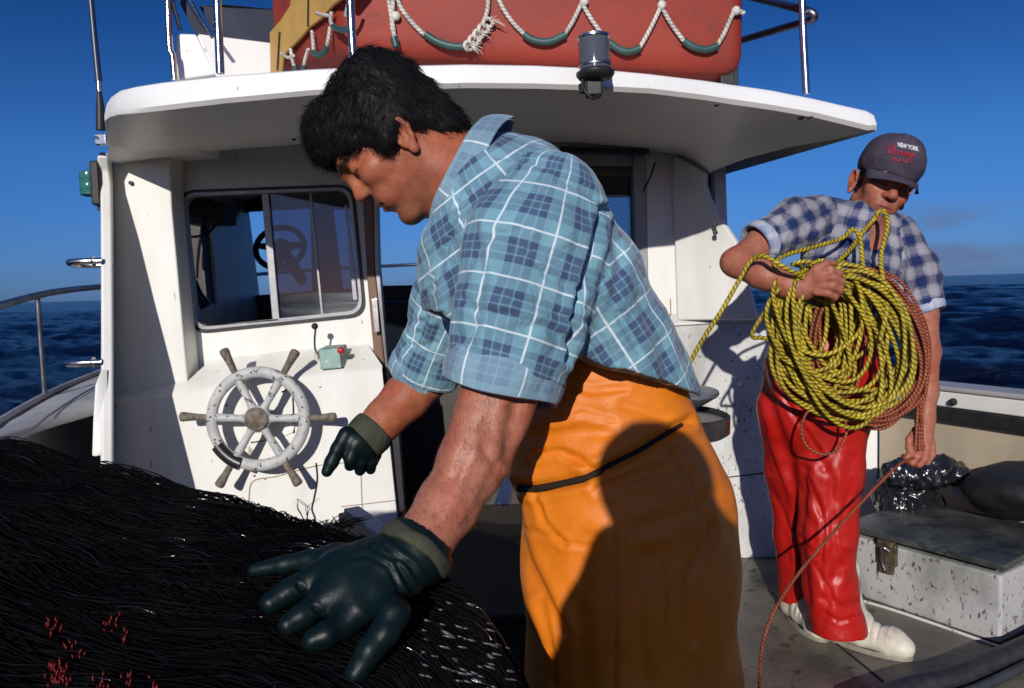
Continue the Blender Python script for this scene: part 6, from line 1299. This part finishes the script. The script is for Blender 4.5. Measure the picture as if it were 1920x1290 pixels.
        B.cone(A + z_ * 0.05 + d * 0.015, A + z_ * 0.26 + d * 0.02, 0.050, 0.062, 0.02); B.cone(A + d * 0.10 + z_ * 0.075, A + d * 0.03 + z_ * 0.16, 0.036, 0.05, 0.03)
        B.cut(A + z_ * 0.012, -z_, 0.006)
        Vb, Qb, Nb = finish(B, 1); Vb = Vb + Nb * fbm(Vb, 18, 0.002, 3, D)[:, None]
        t_ = (Vb - np.array(A)) @ np.array(d); Vb = Vb - Nb * (0.005 * np.exp(-((t_ - 0.152) / 0.005) ** 2) + 0.006 * np.exp(-((t_ - 0.128) / 0.006) ** 2) + 0.005 * np.exp(-((t_ - 0.10) / 0.006) ** 2) - 0.002 * np.exp(-((t_ - 0.185) / 0.004) ** 2))[:, None] * np.clip((Vb[:, 2:3] - 0.045) / 0.03, 0, 1)
        bo = np_obj('boot', Vb, Qb, BT, body)
        prof = []
        for k in range(28):
            a_ = 6.2832 * k / 28; ct, st = math.cos(a_), math.sin(a_); prof.append(A + d * (Lf * 0.5 - 0.018 + ct * Lf * 0.575) + sd * (st * (0.050 + 0.006 * ct)) )
        mb = MB(); mb.grid([[p + z_ * 0.001 for p in prof], [p + z_ * 0.014 for p in prof], [A + d * 0.1 + (p - A - d * 0.1) * 0.96 + z_ * 0.018 for p in prof]], closed=True); mb.f.append(list(range(28))); mb.uv.append(None); mb.mi.append(0); mb.build('sole', SOL, bo, 50)
    return body
build_rope_man()

# ================================================================ PHOTOGRAPHER standing aft of the camera (the shadow on the orange trousers is theirs)
def build_photographer():
    YC = -0.42
    def c(px, py, dy=0.0):
        s_ = P(px, py, 1.17); q = s_ - SUN_L * ((s_.y - YC) / SUN_L.y); return q + Vector((0, dy, 0))
    F = Field.uni((-0.35, -0.75, 0.0), (0.55, -0.10, 1.85), 0.011)
    F.ell(c(1232, 888), np.eye(3), (0.088, 0.10, 0.082), 0.02); F.ell(c(1225, 925, 0.03), np.eye(3), (0.07, 0.08, 0.08), 0.03)
    F.cone(c(1240, 940, -0.02), c(1275, 1060, -0.03), 0.066, 0.080, 0.04)
    F.cone(c(1190, 840), c(1192, 800), 0.030, 0.016, 0.02)
    F.chain([c(1318, 1095, -0.03), c(1330, 1250, -0.03), c(1330, 1450, -0.02)], [0.110, 0.125, 0.125], 0.05, sq=(1, 0, 0), f=1.2)
    b_ = c(1310, 1480, -0.02); Z = b_.z
    for q in (-1, 1):
        F.chain([b_ + Vector((q * 0.09, 0, 0)), b_ + Vector((q * 0.11, 0.02, -Z * 0.5)), Vector((b_.x + q * 0.12, b_.y, 0.09))], [0.11, 0.08, 0.06], 0.04)
        F.cone(Vector((b_.x + q * 0.12, b_.y, 0.055)), Vector((b_.x + q * 0.13, b_.y + 0.17, 0.045)), 0.05, 0.04, 0.03)
    F.chain([c(1245, 1130, -0.02), c(1085, 1300, 0.02), c(1150, 1250, 0.20), c(1210, 1130, 0.24)], [0.060, 0.050, 0.042, 0.04], 0.04)
    F.chain([c(1420, 1110, -0.02), c(1500, 1270, 0.02), c(1380, 1220, 0.20), c(1290, 1110, 0.24)], [0.065, 0.052, 0.042, 0.04], 0.04)
    V, Q, N = finish(F, 2)
    o = np_obj('person', V, Q, pbr('grey_work_clothes', (0.10, 0.105, 0.12), 0.8, col2=(0.06, 0.065, 0.08), nscale=8)); return tag(o, 'person standing aft whose shadow falls on the orange trousers', 'person')
build_photographer()

# ================================================================ BLACK HEAP in the left foreground
def build_heap():
    NETM = pbr('wet_black_net', (0.0018, 0.0017, 0.0022), rough=0.5, spec=0.12, col2=(0.0045, 0.0035, 0.003), nscale=30, bump=0.5, bscale=60, stretch=(0.25, 1.2, 1.2), rough2=0.6)
    B = [P(-420, 930, 1.45), P(-200, 872, 1.40), P(0, 834, 1.32), P(150, 858, 1.30), P(215, 866, 1.29), P(330, 905, 1.27), P(420, 930, 1.25), P(500, 955, 1.22), P(560, 971, 1.20), P(640, 990, 1.17), P(720, 1016, 1.14), P(800, 1056, 1.10), P(860, 1100, 1.06), P(905, 1160, 1.02), P(928, 1240, 0.97), P(930, 1330, 0.92), P(925, 1440, 0.86)]
    Bs = spline(B, 8); inw = Vector((-0.30, -1.0, 0)).normalized(); rows = []
    for i, p in enumerate(Bs):
        a = Bs[max(0, i - 1)]; b = Bs[min(len(Bs) - 1, i + 1)]; t = (b - a); t.z = 0; t.normalize(); o = Vector((-t.y, t.x, 0));
        if o.dot(inw) > 0: o = -o
        r = []
        for off, zf in ((0.17, 0.0), (0.16, 0.25), (0.13, 0.5), (0.09, 0.75), (0.05, 0.90), (0.025, 0.96)): r.append(Vector((p.x, p.y, 0)) + o * off + Vector((0, 0, p.z * zf)))
        r.append(p.copy())
        for k in range(1, 46):
            q = k / 45 * 1.45; zz_ = 0.010 * (1 - math.exp(-q * 9)); tilt = -0.27 * q / 0.4 * 0.86
            r.append(p + (inw * min(1, q * 2.2) - o * max(0, 0.25 - q * 0.4)).normalized() * q * 0.9 + Vector((0, 0, zz_ + tilt * 0.4)))
        rows.append(r)
    nr, nc = len(rows), len(rows[0]); V = np.array([list(p) for r in rows for p in r]); i, j = np.meshgrid(np.arange(nr - 1), np.arange(nc - 1), indexing='ij')
    Q = np.stack([i * nc + j, i * nc + j + 1, (i + 1) * nc + j + 1, (i + 1) * nc + j], -1).reshape(-1, 4)
    N = vnormals(V, Q)
    if N[:, 2].mean() < 0: Q = Q[:, ::-1]; N = -N
    top = V[:, 2] > 0.5
    # subdivide once by hand through a modifier-free trick: displace first with broad lumps
    V = V + N * (fbm(V, 4.2, 0.010, 3, 12.0) + fbm(V * [0.5, 2.2, 1.5], 9, 0.008, 3, 4.0))[:, None] * (V[:, 2:3] > 0.02)
    o = np_obj('net_heap', V, Q, NETM); d = o.modifiers.new('sub', 'SUBSURF'); d.levels = 1; d.render_levels = 1
    tag(o, 'glossy wet black heap of stringy netting filling the lower left foreground', 'netting')
    bv = BVHTree.FromPolygons([Vector(v) for v in V], [tuple(int(x) for x in q) for q in Q])
    rnd = random.Random(11); vs = []; fs = []; reds = ([], [])
    def strand(x, y, ang, L, r, curve, store, lift=0.003, seg=9):
        pts = []; a = ang
        for k in range(seg + 1):
            h_ = bv.ray_cast(Vector((x, y, 2.0)), Vector((0, 0, -1)))
            if h_[0] is None or h_[0].z < 0.02: break
            pts.append(h_[0] + Vector((0, 0, lift * (0.3 + math.sin(math.pi * k / seg)))))
            x += math.cos(a) * L / seg; y += math.sin(a) * L / seg; a += curve / seg + rnd.gauss(0, 0.06)
        if len(pts) < 4: return
        V_, F_ = store; m = MB(); m.tube(pts, [r * 0.5, r, r, r * 0.4], 4, caps=False); off = len(V_); V_ += m.v; F_ += [[q + off for q in f] for f in m.f]
    for k in range(6000):
        u = rnd.random(); y = rnd.uniform(0.55, 1.45); x = rnd.uniform(-1.15, 0.05)
        flow = -0.16 + 0.5 * mnoise.noise(Vector((x * 1.7, y * 1.7, 3.0)))
        if -0.52 < x < -0.20 and y > 1.06: flow += rnd.choice((0.75, -0.9)) * 0.8        # pleats fanning out where the net is gathered
        strand(x, y, flow, rnd.uniform(0.07, 0.30), rnd.uniform(0.0005, 0.0013), rnd.gauss(0, 0.25), (vs, fs), rnd.uniform(0.001, 0.006))
    STR = pbr('wet_black_twine', (0.0015, 0.0014, 0.0019), rough=0.55, spec=0.07, col2=(0.0042, 0.0031, 0.0024), nscale=7, nlo=0.45, nhi=0.7)
    SHN = pbr('glistening_black_twine', (0.004, 0.004, 0.005), rough=0.16, spec=0.6)
    wv, wf = [], []
    for k in range(330):
        y = rnd.uniform(0.60, 1.35); x = rnd.uniform(-1.05, 0.0)
        strand(x, y, -0.16 + 0.5 * mnoise.noise(Vector((x * 1.7, y * 1.7, 3.0))), rnd.uniform(0.02, 0.10), rnd.uniform(0.0010, 0.0020), rnd.gauss(0, 0.3), (wv, wf), rnd.uniform(0.002, 0.006), 6)
    s2_ = np_obj('wet_strand', np.array([list(v) for v in wv]), np.array(wf), SHN, o); s2_['kind'] = 'stuff'
    s_ = np_obj('net_strand', np.array([list(v) for v in vs]), np.array(fs), STR, o); s_['kind'] = 'stuff'
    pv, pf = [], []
    for k in range(85):                                                 # pale dashes painted as wet glints, in rows on the heap's folded side
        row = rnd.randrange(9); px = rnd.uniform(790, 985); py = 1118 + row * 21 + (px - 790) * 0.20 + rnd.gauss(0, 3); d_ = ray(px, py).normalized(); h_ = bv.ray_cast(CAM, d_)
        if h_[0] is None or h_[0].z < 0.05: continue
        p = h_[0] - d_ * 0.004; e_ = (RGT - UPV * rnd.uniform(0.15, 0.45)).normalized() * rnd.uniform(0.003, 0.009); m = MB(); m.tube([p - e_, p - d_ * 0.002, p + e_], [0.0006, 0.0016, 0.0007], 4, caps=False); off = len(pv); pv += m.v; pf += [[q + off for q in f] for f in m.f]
    pt = np_obj('glint_dash', np.array([list(v) for v in pv]), np.array(pf), pbr('painted_wet_glint', (0.08, 0.078, 0.085), rough=0.3, spec=0.5), o); pt['kind'] = 'stuff'
    vs2, fs2 = [], []
    for (cx_, cy_, n_, w_) in ((108, 1268, 34, 30), (100, 1172, 10, 22), (210, 1172, 9, 18), (235, 1190, 5, 6), (130, 1226, 5, 16), (150, 1226, 4, 8), (190, 1280, 10, 20), (240, 1275, 8, 12), (290, 1285, 6, 10)):
        for k in range(n_):
            px, py = cx_ + rnd.gauss(0, w_ * 0.5), cy_ + rnd.gauss(0, 10); d_ = ray(px, py).normalized(); h_ = bv.ray_cast(CAM, d_)
            if h_[0] is None: continue
            p = h_[0] - d_ * 0.012; m = MB(); e_ = (UPV + RGT * rnd.gauss(0.1, 0.35)).normalized() * rnd.uniform(0.002, 0.006); m.tube([p - e_, p + e_ * 0.2 - d_ * 0.003, p + e_], [0.0007, 0.0012, 0.0006], 4, caps=False); off = len(vs2); vs2 += m.v; fs2 += [[q + off for q in f] for f in m.f]
    r_ = np_obj('red_twine', np.array([list(v) for v in vs2]), np.array(fs2), pbr('wet_red_twine', (0.11, 0.0025, 0.0015), rough=0.4, spec=0.3), o); r_['kind'] = 'stuff'
    vs3, fs3 = [], []
    for k in range(34):                                                 # frayed tuft standing up beside the grey bin
        b0_ = P(rnd.gauss(632, 18), 990 + rnd.gauss(0, 4), 1.17 + rnd.gauss(0, 0.015)); dx = rnd.gauss(0.010, 0.012); hh = rnd.uniform(0.006, 0.016)
        m = MB(); m.tube([b0_, b0_ + Vector((dx * 0.5, 0, hh * 0.6)), b0_ + Vector((dx * 1.5, 0.002, hh))], [0.0014, 0.001, 0.0005], 3, caps=False); off = len(vs3); vs3 += m.v; fs3 += [[q + off for q in f] for f in m.f]
    for k in range(5):
        b0_ = P(rnd.gauss(578, 5), 976, 1.20); m = MB(); m.tube([b0_, b0_ + Vector((rnd.gauss(0, 0.006), 0, 0.02)), b0_ + Vector((rnd.gauss(0, 0.012), 0, 0.034))], [0.0009, 0.0006, 0.0004], 3, caps=False); off = len(vs3); vs3 += m.v; fs3 += [[q + off for q in f] for f in m.f]
    me_v = np.array([list(v) for v in vs3]); t_ = np_obj('frayed_tuft', me_v, np.array(fs3), STR, o); t_['kind'] = 'stuff'
build_heap()

# ================================================================ ROPES held by the man on the right
YEL = rope_mat('yellow_rope', (0.52, 0.385, 0.016), (0.12, 0.098, 0.014), freq=62, width=0.72)
REDR = rope_mat('orange_red_rope', (0.36, 0.085, 0.030), (0.12, 0.028, 0.014), freq=80, width=0.7)
def winding(loops, seed, D0, D1, n=26, noise=7.0):
    """one continuous rope wound through a list of loops (centre, radii, tilt in photo pixels; real depth)"""
    rnd = random.Random(seed); pts = []; m = len(loops)
    for k, (cx_, cy_, a_, b_, rot) in enumerate(loops):
        D = D0 + (D1 - D0) * ((k * 0.618) % 1.0); ph = rnd.uniform(0, 6.28); w1, w2 = rnd.gauss(0, 1) * 0.065, rnd.gauss(0, 1) * 0.05
        nx = loops[(k + 1) % m]
        for j in range(n):
            q = j / n; e_ = q * q * (3 - 2 * q) * 0.5 if False else max(0, (q - 0.7) / 0.3) * 0.6
            cx2, cy2, a2, b2, r2 = [u + (v - u) * e_ for u, v in zip((cx_, cy_, a_, b_, rot), nx)]
            t = -math.pi / 2 + 2 * math.pi * q; x = math.cos(t) * a2 * (1 + w1 * math.sin(3 * t + ph)); y = math.sin(t) * b2 * (1 + w2 * math.cos(2 * t + ph)); cr, sr = math.cos(r2), math.sin(r2)
            pts.append(P(cx2 + x * cr - y * sr, cy2 + x * sr + y * cr, D + 0.018 * math.sin(t + ph) + 0.03 * (1 - math.sin(t)) * 0.0))
    return pts
rnd = random.Random(3); loops = []
for k in range(25):
    g = k % 5
    if g == 0: loops.append((1505 + rnd.gauss(0, 10), 612 + rnd.gauss(0, 14), 72 + rnd.gauss(0, 12), 95 + rnd.gauss(0, 18), -0.35 + rnd.gauss(0, 0.22)))
    elif g in (1, 3): loops.append((1572 + rnd.gauss(0, 9), 640 + rnd.gauss(0, 9), 110 + rnd.gauss(0, 15), 132 + rnd.gauss(0, 12), -0.42 + rnd.gauss(0, 0.24)))
    elif g == 2: loops.append((1600 + rnd.gauss(0, 8), 645 + rnd.gauss(0, 9), 100 + rnd.gauss(0, 13), 132 + rnd.gauss(0, 12), -0.25 + rnd.gauss(0, 0.22)))
    else: loops.append((1550 + rnd.gauss(0, 12), 600 + rnd.gauss(0, 12), 80 + rnd.gauss(0, 20), 92 + rnd.gauss(0, 20), -0.6 + rnd.gauss(0, 0.5)))
for k in range(7): loops.insert(3 * k + 2, (1545 + rnd.gauss(0, 16), 618 + rnd.gauss(0, 14), 50 + rnd.gauss(0, 12), 112 + rnd.gauss(0, 14), -0.25 + rnd.gauss(0, 0.35)))
coil = MB(); pts = winding(loops, 9, 2.475, 2.375)
coil.tube(pts, 0.0066, 8, res=2); yc = coil.build('rope_coil', YEL, None, 80)
tag(yc, 'big loose coil of yellow and black laid rope held against the red trousers', 'rope')
lp = []
for k in range(9): lp.append((1628 + rnd.gauss(0, 8), 655 + rnd.gauss(0, 8), 100 + rnd.gauss(0, 6), 138 + rnd.gauss(0, 6), -0.30 + rnd.gauss(0, 0.08)))
for k in range(2): lp.append((1560 + rnd.gauss(0, 12), 640 + rnd.gauss(0, 10), 40 + rnd.gauss(0, 8), 88 + rnd.gauss(0, 10), 0.0 + rnd.gauss(0, 0.1)))
rc = MB(); rc.tube(winding(lp, 4, 2.485, 2.43), 0.0058, 8, res=2); tag(rc.build('rope_coil', REDR, None, 80), 'coil of thinner orange-red rope behind the yellow coil', 'rope')
def rope(pts, r, mat, label, name='rope', res=7):
    mb = MB(); mb.tube([P(*q) if len(q) == 3 else q for q in pts], r, 8, res=res); return tag(mb.build(name, mat, None, 80), label, 'rope')
rope([(1528, 534, 2.40), (1490, 512, 2.34), (1455, 492, 2.34), (1430, 480, 2.37), (1408, 489, 2.40), (1388, 522, 2.40), (1352, 584, 2.38), (1318, 636, 2.34), (1288, 690, 2.30), (1272, 720, 2.29), (1256, 728, 2.29)], 0.0072, YEL, 'yellow rope running down from the forearm to the rope hauler')
rope([(1470, 520, 2.40), (1452, 500, 2.40), (1470, 480, 2.42), (1530, 462, 2.47), (1580, 446, 2.51), (1598, 430, 2.53), (1612, 445, 2.50), (1616, 480, 2.47), (1622, 520, 2.42), (1630, 548, 2.40)], 0.0068, YEL, 'yellow rope stretched from the coil across the check shirt to the collar')
rope([(1560, 500, 2.42), (1592, 470, 2.48), (1622, 430, 2.54), (1638, 412, 2.565), (1648, 398, 2.55), (1659, 398, 2.545), (1664, 426, 2.51), (1652, 478, 2.47), (1655, 520, 2.42), (1664, 570, 2.40), (1650, 640, 2.38)], 0.0072, YEL, 'yellow rope gripped between the teeth under the cap brim')
rope([(1640, 500, 2.50), (1690, 530, 2.50), (1728, 590, 2.50), (1743, 650, 2.52), (1738, 720, 2.52), (1726, 780, 2.52), (1724, 845, 2.505)], 0.0055, REDR, 'outermost orange-red rope hanging over the straight arm')
rope([(1660, 515, 2.49), (1700, 560, 2.48), (1726, 620, 2.49), (1730, 690, 2.50), (1722, 760, 2.51), (1716, 850, 2.51)], 0.0055, REDR, 'orange-red rope hanging to the lower hand just inside the outermost one')
rope([(1650, 520, 2.48), (1690, 580, 2.47), (1712, 650, 2.48), (1722, 720, 2.49), (1728, 790, 2.51), (1730, 845, 2.515)], 0.0055, REDR, 'innermost orange-red rope falling to the lower hand')
rope([(1560, 755, 2.45), (1610, 785, 2.44), (1660, 790, 2.45), (1710, 765, 2.47), (1736, 735, 2.49)], 0.0055, REDR, 'orange-red rope bight sagging under the coil in front of the white panel')
rope([(1560, 748, 2.45), (1540, 752, 2.44), (1512, 775, 2.43), (1503, 808, 2.42), (1515, 838, 2.415), (1545, 852, 2.41), (1572, 842, 2.415), (1587, 812, 2.42), (1582, 778, 2.43), (1570, 755, 2.44)], 0.0042, REDR, 'thin reddish loop dangling in front of the red trousers')
rope([(1716, 858, 2.515), (1690, 868, 2.48), (1650, 905, 2.42), (1602, 956, 2.36), (1545, 1018, 2.28), (1490, 1085, 2.2), (1452, 1145, 2.13), (1432, 1200, 2.08), (1426, 1250, 2.02), (1424, 1300, 1.96)], 0.0048, REDR, 'single reddish line running from the lower hand down to the deck')
